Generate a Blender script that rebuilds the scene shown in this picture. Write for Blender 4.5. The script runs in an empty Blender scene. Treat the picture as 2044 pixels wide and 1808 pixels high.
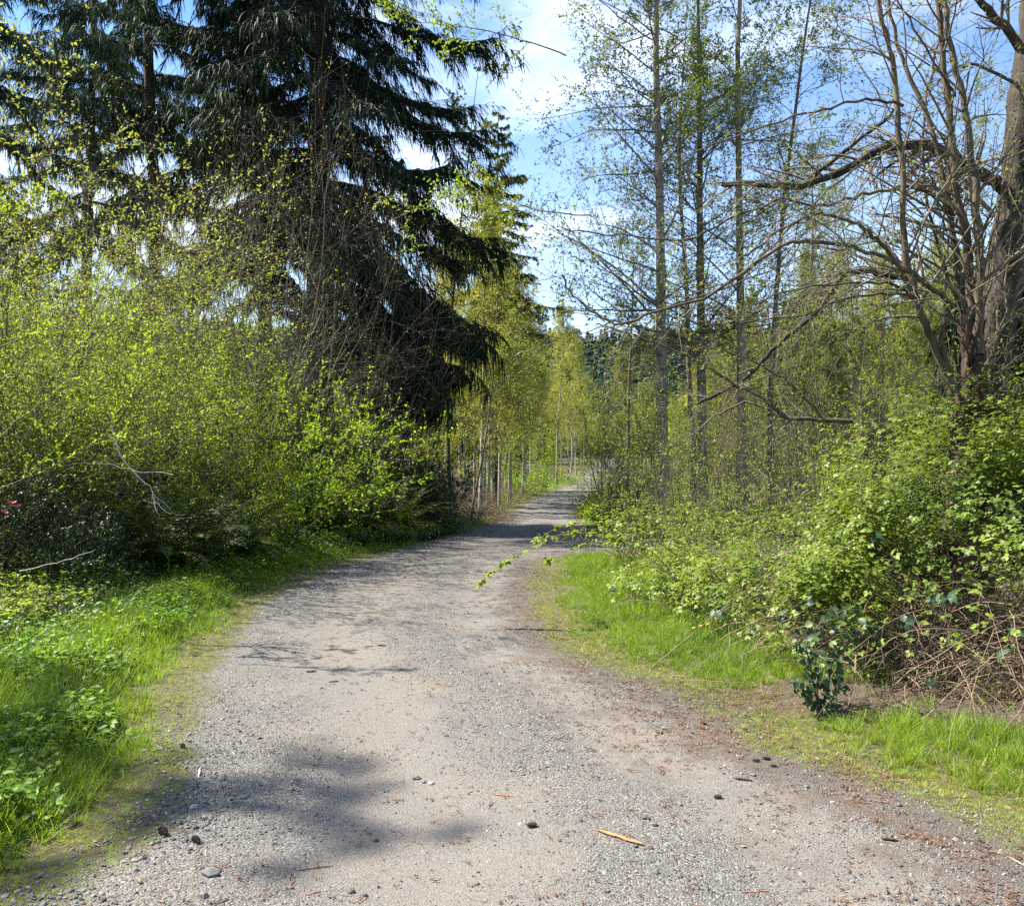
import bpy, math, random
import numpy as np
from mathutils import Vector, Matrix, Euler

R = math.radians
PI = math.pi
scene = bpy.context.scene
COL = scene.collection

# ------------------------------------------------------------------ camera, sky, sun, exposure
CAM_H = 1.6
cam_d = bpy.data.cameras.new('camera')
cam = bpy.data.objects.new('camera', cam_d)
COL.objects.link(cam)
cam.location = (0, 0, CAM_H)
cam.rotation_euler = (R(89.85), 0, 0)
cam_d.sensor_fit = 'HORIZONTAL'
cam_d.sensor_width = 36
cam_d.lens = 36 * 905 / 1024
cam_d.clip_start = 0.05
cam_d.clip_end = 6000
scene.camera = cam

SUN_EL, SUN_AZ = R(50), math.atan2(-0.955, 0.28)      # azimuth clockwise from +Y: the sun stands left and a little ahead
world = bpy.data.worlds.new('World')
scene.world = world
world.use_nodes = True
wn = world.node_tree
wn.nodes.clear()
def wnode(t, **k):
    n = wn.nodes.new(t)
    for a, b in k.items(): setattr(n, a, b)
    return n
w_out = wnode('ShaderNodeOutputWorld')
w_bg = wnode('ShaderNodeBackground')
w_sky = wnode('ShaderNodeTexSky', sky_type='NISHITA', sun_disc=False)
w_sky.sun_elevation = SUN_EL
w_sky.sun_rotation = SUN_AZ
w_sky.air_density = 1.0
w_sky.dust_density = 0.6
w_sky.ozone_density = 2.5
w_bg.inputs['Strength'].default_value = 0.064
w_tc = wnode('ShaderNodeTexCoord')
w_map = wnode('ShaderNodeMapping')
w_map.inputs['Scale'].default_value = (1.0, 1.0, 2.6)
w_map.inputs['Location'].default_value = (0.35, 0.0, 0.1)
w_n = wnode('ShaderNodeTexNoise')
w_n.inputs['Scale'].default_value = 2.3
w_n.inputs['Detail'].default_value = 7
w_n.inputs['Roughness'].default_value = 0.55
w_n.inputs['Distortion'].default_value = 0.35
w_r = wnode('ShaderNodeMapRange')
w_r.inputs['From Min'].default_value = 0.50
w_r.inputs['From Max'].default_value = 0.70
w_r.inputs['To Max'].default_value = 0.85
# thin cloud gathers towards the horizon
w_sep = wnode('ShaderNodeSeparateXYZ')
w_h = wnode('ShaderNodeMapRange')
w_h.inputs['From Min'].default_value = 0.02
w_h.inputs['From Max'].default_value = 0.42
w_h.inputs['To Min'].default_value = 0.8
w_h.inputs['To Max'].default_value = 0.0
w_mx = wnode('ShaderNodeMath', operation='MAXIMUM')
w_mix = wnode('ShaderNodeMixRGB')
w_mix.inputs['Color2'].default_value = (10.2, 10.5, 10.8, 1)
L = wn.links.new
L(w_tc.outputs['Generated'], w_map.inputs['Vector'])
L(w_map.outputs[0], w_n.inputs['Vector'])
L(w_n.outputs['Fac'], w_r.inputs['Value'])
L(w_tc.outputs['Generated'], w_sep.inputs[0])
L(w_sep.outputs['Z'], w_h.inputs['Value'])
w_mul = wnode('ShaderNodeMath', operation='MULTIPLY_ADD')
L(w_r.outputs[0], w_mul.inputs[0]); w_mul.inputs[1].default_value = 0.75
w_mul2 = wnode('ShaderNodeMath', operation='MULTIPLY')
L(w_h.outputs[0], w_mul2.inputs[0]); L(w_n.outputs['Fac'], w_mul2.inputs[1])
L(w_mul2.outputs[0], w_mul.inputs[2])
w_mul.use_clamp = True
L(w_mul.outputs[0], w_mix.inputs['Fac'])
w_tint = wnode('ShaderNodeMixRGB', blend_type='MULTIPLY')
w_tint.inputs['Fac'].default_value = 1.0
w_tint.inputs['Color2'].default_value = (0.72, 1.0, 1.28, 1)
L(w_sky.outputs[0], w_tint.inputs['Color1'])
L(w_tint.outputs[0], w_mix.inputs['Color1'])
L(w_mix.outputs[0], w_bg.inputs['Color'])
L(w_bg.outputs[0], w_out.inputs['Surface'])

sun_d = bpy.data.lights.new('sun', 'SUN')
sun_d.energy = 5.0
sun_d.angle = R(0.53)
sun_d.color = (1.0, 0.95, 0.85)
sun = bpy.data.objects.new('sun', sun_d)
COL.objects.link(sun)
to_sun = Vector((math.sin(SUN_AZ) * math.cos(SUN_EL), math.cos(SUN_AZ) * math.cos(SUN_EL), math.sin(SUN_EL)))
sun.rotation_euler = to_sun.to_track_quat('Z', 'Y').to_euler()
sun.location = (-20, 10, 30)

scene.view_settings.view_transform = 'Standard'
scene.view_settings.look = 'None'
scene.view_settings.exposure = 1.82
scene.view_settings.gamma = 1
scene.view_settings.use_curve_mapping = False
scene.render.engine = 'CYCLES'
cy = scene.cycles
cy.max_bounces = 6
cy.diffuse_bounces = 3
cy.glossy_bounces = 2
cy.transmission_bounces = 4
cy.transparent_max_bounces = 4
cy.use_denoising = False
cy.sampling_pattern = 'TABULATED_SOBOL'
try:
    cy.denoiser = 'OPENIMAGEDENOISE'
    cy.denoising_input_passes = 'RGB_ALBEDO_NORMAL'
except Exception:
    pass
cy.caustics_reflective = False
cy.caustics_refractive = False

# ------------------------------------------------------------------ numeric helpers
def nrm(v):
    return v / np.maximum(np.linalg.norm(v, axis=-1, keepdims=True), 1e-9)

def vnoise(x, y, s, seed=0):
    x = np.asarray(x, float) / s + seed * 17.31; y = np.asarray(y, float) / s - seed * 9.73
    xi = np.floor(x).astype(np.int64); yi = np.floor(y).astype(np.int64)
    fx = x - xi; fy = y - yi
    fx = fx * fx * (3 - 2 * fx); fy = fy * fy * (3 - 2 * fy)
    def hsh(a, b):
        n = (a * 374761393 + b * 668265263 + seed * 2147483647) & 0xffffffff
        n = ((n ^ (n >> 13)) * 1274126177) & 0xffffffff
        return ((n ^ (n >> 16)) & 0xffff) / 65535.0
    a = hsh(xi, yi); b = hsh(xi + 1, yi); c = hsh(xi, yi + 1); d = hsh(xi + 1, yi + 1)
    return (a + (b - a) * fx) * (1 - fy) + (c + (d - c) * fx) * fy

def fbm(x, y, s, seed=0, o=4):
    t = 0; a = 0.5; n = 0
    for i in range(o):
        t = t + a * vnoise(x, y, s / 2 ** i, seed + i); n += a; a *= 0.5
    return t / n

def sstep(a, b, x):
    t = np.clip((np.asarray(x, float) - a) / (b - a), 0, 1)
    return t * t * (3 - 2 * t)

# ------------------------------------------------------------------ the lie of the land
LY = [-40, 0, 3.24, 3.74, 4.17, 5.05, 5.88, 7.58, 9.28, 10.4, 11.96, 13.97, 17, 20.5, 30, 40, 55, 70, 150, 320]
LX = [-0.6, -1.5, -1.73, -1.60, -1.62, -1.88, -2.16, -2.44, -2.68, -2.67, -2.53, -2.18, -1.6, -1.04, -0.7, -0.3, 1.7, 5.0, 14.0, 36]
RY = [-40, 0, 3.65, 4.0, 4.40, 4.8, 5.34, 5.88, 6.55, 6.93, 7.79, 9.6, 13.3, 14.2, 18.5, 20, 30, 40, 55, 70, 150, 320]
RX = [4.6, 2.8, 2.12, 2.05, 1.75, 1.43, 1.36, 1.20, .86, .57, .36, .30, .43, 1.0, 2.0, 1.9, 2.3, 2.7, 4.6, 8.0, 17.2, 39.2]
BY = [-40, 0, 5, 7.5, 10.6, 13, 17, 20, 30, 40, 55, 70, 150, 320]
BX = [-6, -4.6, -4.4, -4.3, -4.6, -3.75, -2.3, -1.75, -1.7, -1.3, 0.6, 3.8, 12.5, 34]
PY = [-40, 0, 13, 20, 30, 40, 70, 150, 300, 380, 620, 900, 1400, 3000]
PZ = [0.6, 0, 0, -0.22, -0.8, -1.2, -0.95, -0.3, -1, 1, 62, 72, 50, 30]

def road_sd(x, y):
    a = np.minimum(x - np.interp(y, LY, LX), np.interp(y, RY, RX) - x)
    lo = 14.1 + 0.02 * (x - 2) ** 2 * (x > 2) * 0.4
    b = np.minimum(np.minimum(y - lo, 18.3 + 0.15 * np.clip(x - 2, 0, 30) - y), x + 0.5)
    return np.maximum(a, b)

def height(x, y):
    x = np.asarray(x, float); y = np.asarray(y, float)
    z = np.interp(y, PY, PZ)
    d = np.interp(y, BY, BX) - x
    z = z + 1.5 * sstep(-0.1, 3.2, d) * (0.8 + 0.5 * vnoise(x, y, 3, 4)) * (1 - sstep(60, 120, y))
    z = z + 0.06 * sstep(-0.2, -0.8, road_sd(x, y)) * (y < 90)
    far = sstep(300, 480, y)
    z = z + far * 26 * (fbm(x, y, 260, 8) - 0.5) + far * 0.02 * np.clip(-x, -200, 600)
    off = sstep(0.0, 0.6, -road_sd(x, y))
    z = z + off * 0.10 * (fbm(x, y, 0.9, 2) - 0.5) + 0.03 * (fbm(x, y, 2.4, 5) - 0.5)
    z = z + (1 - off) * 0.012 * (fbm(x, y, 0.25, 6) - 0.5)
    s = (x - np.interp(y, LY, LX)) / np.maximum(np.interp(y, RY, RX) - np.interp(y, LY, LX), 0.5)
    z = z - 0.022 * (np.exp(-((s - 0.33) / 0.09) ** 2) + np.exp(-((s - 0.74) / 0.09) ** 2)) * (1 - off)
    return z

def hz(x, y):
    return float(height(np.array([x]), np.array([y]))[0])

def P(dx, dy, Y):
    """world point that stands at distance Y and shows at (dx, dy) of the 2044 px wide photograph"""
    u, v = dx / 1.996, dy / 1.996
    return np.array([(u - 512) / 905 * Y, Y, CAM_H - (v - 455) / 905 * Y])

def G(dx, Y):
    x = (dx / 1.996 - 512) / 905 * Y
    if Y > 20:                       # nothing grows on the road
        l, r = float(np.interp(Y, LY, LX)) - .7, float(np.interp(Y, RY, RX)) + .7
        if l < x < r: x = l if x < (l + r) / 2 else r
    return (x, Y, hz(x, Y))

# ------------------------------------------------------------------ materials
def new_mat(name):
    m = bpy.data.materials.new(name); m.use_nodes = True
    m.node_tree.nodes.clear()
    return m, m.node_tree.nodes, m.node_tree.links.new

def N(ns, t, **k):
    n = ns.new(t)
    for a, b in k.items():
        if a.startswith('i_'): n.inputs[a[2:].replace('_', ' ')].default_value = b
        else: setattr(n, a, b)
    return n

def leaf_mat(name, c1, c2, c3=None, trans=0.4, rough=0.5, spec=0.3, tboost=(1.35, 1.25, 0.6)):
    m, ns, L = new_mat(name)
    at = N(ns, 'ShaderNodeAttribute', attribute_name='rnd')
    ramp = N(ns, 'ShaderNodeValToRGB')
    e = ramp.color_ramp.elements
    e[0].color = (*c1, 1); e[1].color = (*c2, 1)
    if c3 is not None:
        e[1].position = 0.8
        k = e.new(1.0); k.color = (*c3, 1)
    L(at.outputs['Fac'], ramp.inputs[0])
    # plants differ one from the next, and by patches of ground
    oi = N(ns, 'ShaderNodeObjectInfo'); ge = N(ns, 'ShaderNodeNewGeometry')
    nz = N(ns, 'ShaderNodeTexNoise', i_Scale=1.1, i_Detail=3.0); L(ge.outputs['Position'], nz.inputs['Vector'])
    va = N(ns, 'ShaderNodeMapRange'); va.inputs['To Min'].default_value = .78; va.inputs['To Max'].default_value = 1.18
    L(oi.outputs['Random'], va.inputs['Value'])
    r2 = N(ns, 'ShaderNodeValToRGB'); r2.color_ramp.elements[0].position = .34; r2.color_ramp.elements[1].position = .66
    r2.color_ramp.elements[0].color = (.74, .82, .95, 1); r2.color_ramp.elements[1].color = (1.0, .96, .85, 1)
    L(nz.outputs['Fac'], r2.inputs[0])
    m1 = N(ns, 'ShaderNodeMixRGB', blend_type='MULTIPLY'); m1.inputs[0].default_value = 1; L(ramp.outputs[0], m1.inputs[1]); L(r2.outputs[0], m1.inputs[2])
    m2 = N(ns, 'ShaderNodeMixRGB', blend_type='MULTIPLY'); m2.inputs[0].default_value = 1; L(m1.outputs[0], m2.inputs[1]); L(va.outputs[0], m2.inputs[2])
    ramp = m2
    pr = N(ns, 'ShaderNodeBsdfPrincipled')
    pr.inputs['Roughness'].default_value = rough
    pr.inputs['Specular IOR Level'].default_value = spec
    L(ramp.outputs[0], pr.inputs['Base Color'])
    tr = N(ns, 'ShaderNodeBsdfTranslucent')
    mu = N(ns, 'ShaderNodeMixRGB', blend_type='MULTIPLY')
    mu.inputs[0].default_value = 1; mu.inputs[2].default_value = (*tboost, 1)
    L(ramp.outputs[0], mu.inputs[1]); L(mu.outputs[0], tr.inputs[0])
    mx = N(ns, 'ShaderNodeMixShader'); mx.inputs[0].default_value = trans
    L(pr.outputs[0], mx.inputs[1]); L(tr.outputs[0], mx.inputs[2])
    o = N(ns, 'ShaderNodeOutputMaterial'); L(mx.outputs[0], o.inputs[0])
    return m

def bark_mat(name, c1, c2, moss=None, mossamt=0.5, scale=6, stretch=0.25, bump=0.4, dark=None):
    m, ns, L = new_mat(name)
    tc = N(ns, 'ShaderNodeTexCoord')
    mp = N(ns, 'ShaderNodeMapping'); mp.inputs['Scale'].default_value = (1, 1, stretch)
    L(tc.outputs['Object'], mp.inputs[0])
    n1 = N(ns, 'ShaderNodeTexNoise', i_Scale=scale * 3, i_Detail=6.0, i_Roughness=0.65)
    L(mp.outputs[0], n1.inputs['Vector'])
    r = N(ns, 'ShaderNodeValToRGB')
    r.color_ramp.elements[0].position = 0.35; r.color_ramp.elements[1].position = 0.68
    r.color_ramp.elements[0].color = (*c1, 1); r.color_ramp.elements[1].color = (*c2, 1)
    L(n1.outputs['Fac'], r.inputs[0])
    col = r.outputs[0]
    if moss:
        n2 = N(ns, 'ShaderNodeTexNoise', i_Scale=1.7, i_Detail=5.0, i_Roughness=0.7)
        L(tc.outputs['Object'], n2.inputs['Vector'])
        mr = N(ns, 'ShaderNodeMapRange'); mr.inputs['From Min'].default_value = 0.62 - 0.3 * mossamt; mr.inputs['From Max'].default_value = 0.75 - 0.3 * mossamt
        L(n2.outputs['Fac'], mr.inputs['Value'])
        mm = N(ns, 'ShaderNodeMixRGB'); mm.inputs[2].default_value = (*moss, 1)
        L(mr.outputs[0], mm.inputs[0]); L(col, mm.inputs[1]); col = mm.outputs[0]
    if dark:
        mp3 = N(ns, 'ShaderNodeMapping'); mp3.inputs['Scale'].default_value = (1, 1, 5)
        L(tc.outputs['Object'], mp3.inputs[0])
        n3 = N(ns, 'ShaderNodeTexNoise', i_Scale=2.2, i_Detail=3.0)
        L(mp3.outputs[0], n3.inputs['Vector'])
        mr3 = N(ns, 'ShaderNodeMapRange'); mr3.inputs['From Min'].default_value = 0.6; mr3.inputs['From Max'].default_value = 0.66
        L(n3.outputs['Fac'], mr3.inputs['Value'])
        m3 = N(ns, 'ShaderNodeMixRGB'); m3.inputs[2].default_value = (*dark, 1)
        L(mr3.outputs[0], m3.inputs[0]); L(col, m3.inputs[1]); col = m3.outputs[0]
    pr = N(ns, 'ShaderNodeBsdfPrincipled', i_Roughness=0.85)
    pr.inputs['Specular IOR Level'].default_value = 0.2
    L(col, pr.inputs['Base Color'])
    n4 = N(ns, 'ShaderNodeTexNoise', i_Scale=scale * 8, i_Detail=5.0)
    L(mp.outputs[0], n4.inputs['Vector'])
    b = N(ns, 'ShaderNodeBump', i_Strength=bump, i_Distance=0.02)
    L(n4.outputs['Fac'], b.inputs['Height']); L(b.outputs[0], pr.inputs['Normal'])
    o = N(ns, 'ShaderNodeOutputMaterial'); L(pr.outputs[0], o.inputs[0])
    return m

M = {}
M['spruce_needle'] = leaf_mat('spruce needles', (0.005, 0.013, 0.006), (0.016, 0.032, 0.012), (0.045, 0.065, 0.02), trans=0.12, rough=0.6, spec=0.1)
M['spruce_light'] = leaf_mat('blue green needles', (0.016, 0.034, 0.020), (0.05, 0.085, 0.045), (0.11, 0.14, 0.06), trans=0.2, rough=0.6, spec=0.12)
M['fir_yellow'] = leaf_mat('yellow green needles', (0.04, 0.065, 0.015), (0.14, 0.16, 0.03), (0.26, 0.26, 0.06), trans=0.35)
M['alder_leaf'] = leaf_mat('young alder leaves', (0.10, 0.15, 0.03), (0.22, 0.27, 0.05), (0.32, 0.34, 0.09), trans=0.5)
M['birch_leaf'] = leaf_mat('new birch leaves', (0.20, 0.22, 0.05), (0.36, 0.38, 0.095), (0.46, 0.43, 0.17), trans=0.52)
M['willow_leaf'] = leaf_mat('olive catkin leaves', (0.13, 0.16, 0.035), (0.28, 0.32, 0.07), (0.40, 0.39, 0.12), trans=0.5)
M['shrub_leaf'] = leaf_mat('yellow green shrub leaves', (0.11, 0.18, 0.02), (0.27, 0.37, 0.045), (0.42, 0.49, 0.08), trans=0.58)
M['bright_leaf'] = leaf_mat('bright spring leaves', (0.15, 0.26, 0.016), (0.31, 0.46, 0.03), (0.42, 0.54, 0.06), trans=0.6)
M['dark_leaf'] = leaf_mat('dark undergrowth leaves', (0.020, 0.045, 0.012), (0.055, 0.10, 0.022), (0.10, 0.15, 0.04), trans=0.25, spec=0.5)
M['bramble_leaf'] = leaf_mat('new bramble leaves', (0.12, 0.18, 0.026), (0.29, 0.37, 0.05), (0.42, 0.48, 0.11), trans=0.42, rough=0.45, spec=0.3)
M['old_leaf'] = leaf_mat('old dark bramble leaves', (0.018, 0.045, 0.018), (0.045, 0.085, 0.035), (0.11, 0.16, 0.10), trans=0.1, rough=0.5, spec=0.3)
M['ivy_leaf'] = leaf_mat('glossy evergreen leaves', (0.02, 0.042, 0.012), (0.055, 0.095, 0.022), (0.17, 0.24, 0.06), trans=0.15, rough=0.5, spec=0.3)
M['grass'] = leaf_mat('grass blades', (0.12, 0.19, 0.018), (0.26, 0.36, 0.04), (0.46, 0.47, 0.14), trans=0.48, rough=0.45, spec=.25, tboost=(1.15, 1.25, .5))
M['grass_dark'] = leaf_mat('dark rush blades', (0.015, 0.055, 0.018), (0.035, 0.10, 0.03), (0.05, 0.12, 0.03), trans=0.3)
M['moss'] = leaf_mat('yellow turf', (0.18, 0.20, 0.03), (0.34, 0.35, 0.06), (0.44, 0.42, 0.14), trans=0.35)
M['herb'] = leaf_mat('herb leaves', (0.085, 0.165, 0.018), (0.20, 0.32, 0.04), (0.36, 0.43, 0.09), trans=0.45, spec=0.25, tboost=(1.15, 1.25, .5))
M['fern'] = leaf_mat('sword fern', (0.03, 0.06, 0.012), (0.085, 0.12, 0.02), (0.20, 0.18, 0.05), trans=0.3)
M['dry_grass'] = leaf_mat('dry straw', (0.20, 0.15, 0.09), (0.36, 0.28, 0.18), (0.5, 0.42, 0.30), trans=0.2, tboost=(1, .95, .8))
M['far_needle'] = leaf_mat('hillside conifers', (0.030, 0.055, 0.045), (0.060, 0.095, 0.070), (0.12, 0.135, 0.075), trans=0.05)
M['litter'] = leaf_mat('brown litter', (0.10, 0.045, 0.028), (0.22, 0.11, 0.065), (0.38, 0.27, 0.18), trans=0.05, tboost=(1, 1, 1))
M['spruce_bark'] = bark_mat('spruce bark', (0.025, 0.02, 0.016), (0.085, 0.068, 0.054), moss=(0.05, 0.06, 0.02), mossamt=0.3, scale=5)
M['alder_bark'] = bark_mat('alder bark', (0.085, 0.07, 0.05), (0.25, 0.22, 0.165), moss=(0.11, 0.11, 0.04), mossamt=0.4, scale=4, dark=(0.06, 0.05, 0.035))
M['dark_bark'] = bark_mat('dark stem bark', (0.055, 0.045, 0.035), (0.15, 0.12, 0.09), moss=(0.10, 0.10, 0.03), mossamt=0.4)
M['birch_bark'] = bark_mat('birch bark', (0.22, 0.20, 0.16), (0.42, 0.38, 0.31), scale=3, stretch=2, dark=(0.07, 0.055, 0.04))
M['twig'] = bark_mat('grey brown twig bark', (0.085, 0.068, 0.048), (0.20, 0.165, 0.12), scale=8)
M['brown_twig'] = bark_mat('brown twig bark', (0.05, 0.036, 0.025), (0.14, 0.105, 0.07), scale=8)
M['willow_bark'] = bark_mat('smooth brown stem bark', (0.045, 0.034, 0.022), (0.125, 0.098, 0.065), moss=(0.13, 0.12, 0.05), mossamt=0.25, scale=5, bump=0.3)
M['old_bark'] = bark_mat('furrowed old bark', (0.016, 0.012, 0.009), (0.075, 0.058, 0.044), moss=(0.08, 0.09, 0.03), mossamt=0.1, scale=3.2, stretch=0.12, bump=1.0)
M['rot_wood'] = bark_mat('dark rotten wood', (0.018, 0.012, 0.009), (0.09, 0.06, 0.04), scale=4, stretch=0.15, bump=0.9)
M['cane'] = bark_mat('dry bramble cane', (0.13, 0.085, 0.055), (0.33, 0.24, 0.16), scale=5)
M['green_cane'] = bark_mat('green brown cane', (0.10, 0.085, 0.04), (0.24, 0.19, 0.10), scale=5)
M['bleached'] = bark_mat('bleached dead wood', (0.36, 0.31, 0.25), (0.6, 0.55, 0.47), scale=6)
M['red_wood'] = bark_mat('split red brown wood', (0.26, 0.10, 0.04), (0.48, 0.24, 0.11), scale=9, stretch=0.1)
M['cone'] = bark_mat('cone scales', (0.035, 0.022, 0.015), (0.12, 0.07, 0.045), scale=20, stretch=1)

def simple_mat(name, c, rough=0.6):
    m, ns, L = new_mat(name)
    tc = N(ns, 'ShaderNodeTexCoord')
    n = N(ns, 'ShaderNodeTexNoise', i_Scale=25.0, i_Detail=4.0)
    L(tc.outputs['Object'], n.inputs['Vector'])
    mx = N(ns, 'ShaderNodeMixRGB'); mx.inputs[1].default_value = (*[v * 0.75 for v in c], 1); mx.inputs[2].default_value = (*c, 1)
    L(n.outputs['Fac'], mx.inputs[0])
    pr = N(ns, 'ShaderNodeBsdfPrincipled', i_Roughness=rough)
    L(mx.outputs[0], pr.inputs['Base Color'])
    o = N(ns, 'ShaderNodeOutputMaterial'); L(pr.outputs[0], o.inputs[0])
    return m
M['pink'] = simple_mat('pink petals', (0.55, 0.06, 0.14))
M['yellow'] = simple_mat('yellow petals', (0.8, 0.6, 0.02))
M['white_paint'] = simple_mat('white post paint', (0.75, 0.75, 0.72))

def stone_mat():
    m, ns, L = new_mat('gravel stone')
    oi = N(ns, 'ShaderNodeObjectInfo')
    tc = N(ns, 'ShaderNodeTexCoord')
    n = N(ns, 'ShaderNodeTexNoise', i_Scale=3.0, i_Detail=5.0)
    L(tc.outputs['Object'], n.inputs['Vector'])
    r = N(ns, 'ShaderNodeValToRGB')
    e = r.color_ramp.elements
    e[0].color = (0.07, 0.068, 0.065, 1); e[1].color = (0.46, 0.445, 0.42, 1)
    for p, c in ((0.25, (0.085, 0.083, 0.081)), (0.5, (0.14, 0.133, 0.124)), (0.78, (0.18, 0.162, 0.14)), (0.95, (0.25, 0.235, 0.215))):
        k = e.new(p); k.color = (*c, 1)
    L(oi.outputs['Random'], r.inputs[0])
    mx = N(ns, 'ShaderNodeMixRGB', blend_type='MULTIPLY'); mx.inputs[0].default_value = 0.5
    L(r.outputs[0], mx.inputs[1]); L(n.outputs['Fac'], mx.inputs[2])
    ga = N(ns, 'ShaderNodeBrightContrast', i_Bright=0.02)
    L(mx.outputs[0], ga.inputs[0])
    pr = N(ns, 'ShaderNodeBsdfPrincipled', i_Roughness=0.8)
    pr.inputs['Specular IOR Level'].default_value = 0.3
    L(ga.outputs[0], pr.inputs['Base Color'])
    o = N(ns, 'ShaderNodeOutputMaterial'); L(pr.outputs[0], o.inputs[0])
    return m
M['stone'] = stone_mat()

def ground_mat():
    m, ns, L = new_mat('earth and gravel')
    tc = N(ns, 'ShaderNodeTexCoord')
    ob = tc.outputs['Object']
    def attr(n): return N(ns, 'ShaderNodeAttribute', attribute_name=n).outputs['Fac']
    def noise(s, d=5.0, r=0.6): 
        n = N(ns, 'ShaderNodeTexNoise', i_Scale=s, i_Detail=d, i_Roughness=r); L(ob, n.inputs['Vector']); return n.outputs['Fac']
    def mr(v, a, b, c=0.0, d=1.0):
        n = N(ns, 'ShaderNodeMapRange'); n.interpolation_type = 'SMOOTHSTEP'
        for k, x in (('From Min', a), ('From Max', b), ('To Min', c), ('To Max', d)): n.inputs[k].default_value = x
        L(v, n.inputs['Value']); return n.outputs[0]
    def math_(op, a, b=None, c=None):
        n = N(ns, 'ShaderNodeMath', operation=op)
        for i, v in enumerate((a, b, c)):
            if v is None: continue
            if isinstance(v, (int, float)): n.inputs[i].default_value = v
            else: L(v, n.inputs[i])
        return n.outputs[0]
    def mix(f, a, b, bt='MIX'):
        n = N(ns, 'ShaderNodeMixRGB', blend_type=bt)
        for i, v in enumerate((f, a, b)):
            if isinstance(v, tuple): n.inputs[i].default_value = (*v, 1)
            elif isinstance(v, (int, float)): n.inputs[i].default_value = v
            else: L(v, n.inputs[i])
        return n.outputs[0]
    # crushed stone: voronoi chips of mixed grey, in two sizes
    def chips(s):
        v = N(ns, 'ShaderNodeTexVoronoi', feature='F1', i_Scale=s); L(ob, v.inputs['Vector'])
        hs = N(ns, 'ShaderNodeSeparateColor'); L(v.outputs['Color'], hs.inputs[0])
        r = N(ns, 'ShaderNodeValToRGB'); e = r.color_ramp.elements
        e[0].color = (0.07, 0.067, 0.062, 1); e[1].color = (0.36, 0.345, 0.32, 1)
        for p, c in ((0.3, (0.145, 0.135, 0.126)), (0.6, (0.195, 0.184, 0.17)), (0.85, (0.25, 0.235, 0.215))):
            k = e.new(p); k.color = (*c, 1)
        L(hs.outputs[0], r.inputs[0]); return r.outputs[0], v.outputs['Distance']
    ca, da = chips(105.0); cb, db = chips(220.0)
    gravel = mix(mr(noise(9), 0.45, 0.55), ca, cb)
    fines = mix(.28, mix(noise(40), (0.150, 0.132, 0.114), (0.222, 0.200, 0.175)), cb)
    brown = mix(noise(60), (0.085, 0.064, 0.049), (0.175, 0.14, 0.113))
    reddish = mix(noise(90), (0.11, 0.058, 0.04), (0.20, 0.125, 0.095))
    tr = attr('track')
    f1 = mr(math_('ADD', tr, math_('MULTIPLY', math_('SUBTRACT', noise(2.2), 0.5), 1.5)), 0.25, 0.75, 0, 0.82)
    speck = mr(noise(150, 2.0), 0.56, 0.64)
    road = mix(math_('MULTIPLY', f1, math_('SUBTRACT', 1.0, math_('MULTIPLY', speck, 0.6))), gravel, fines)
    lit = mr(math_('ADD', attr('litter'), math_('MULTIPLY', math_('SUBTRACT', noise(3.5, 7.0, 0.7), 0.5), 2.0)), 0.35, 0.8, 0, 0.8)
    road = mix(lit, road, brown)
    road = mix(mr(noise(14, 6.0, 0.75), 0.60, 0.72, 0, 0.5), road, reddish)
    bl = mr(noise(1.1), 0.35, 0.7)
    road = mix(1.0, road, mix(bl, (0.72, 0.72, 0.71), (0.81, 0.775, 0.725)), 'MULTIPLY')
    soil = mix(noise(30), (0.045, 0.032, 0.022), (0.13, 0.10, 0.07))
    turf = mix(mr(noise(25, 6.0, 0.7), 0.35, 0.65), (0.07, 0.085, 0.02), (0.15, 0.19, 0.035))
    ed = math_('ADD', attr('sd'), math_('MULTIPLY', math_('SUBTRACT', noise(2.4, 7.0, 0.7), 0.5), 0.55))
    rim = mr(ed, 0.0, 0.22)
    green = mix(attr('bare'), turf, soil)
    green = mix(mr(noise(16, 6.0, 0.75), 0.44, 0.52, 0.0, 0.85), green, soil)
    col = mix(rim, green, road)
    forest = mix(mr(noise(0.02, 4.0), 0.4, 0.6), (0.018, 0.032, 0.016), (0.05, 0.065, 0.022))
    col = mix(attr('far'), col, forest)
    pr = N(ns, 'ShaderNodeBsdfPrincipled', i_Roughness=0.95)
    pr.inputs['Specular IOR Level'].default_value = 0.15
    L(col, pr.inputs['Base Color'])
    hgt = math_('ADD', math_('MULTIPLY', da, -0.9), math_('ADD', math_('MULTIPLY', db, -0.5), math_('MULTIPLY', noise(22), .35)))
    hgt = math_('MULTIPLY', hgt, math_('SUBTRACT', 1.0, math_('MULTIPLY', f1, .78)))
    b = N(ns, 'ShaderNodeBump', i_Strength=0.75, i_Distance=0.012)
    L(hgt, b.inputs['Height']); L(b.outputs[0], pr.inputs['Normal'])
    o = N(ns, 'ShaderNodeOutputMaterial'); L(pr.outputs[0], o.inputs[0])
    return m
M['ground'] = ground_mat()

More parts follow.
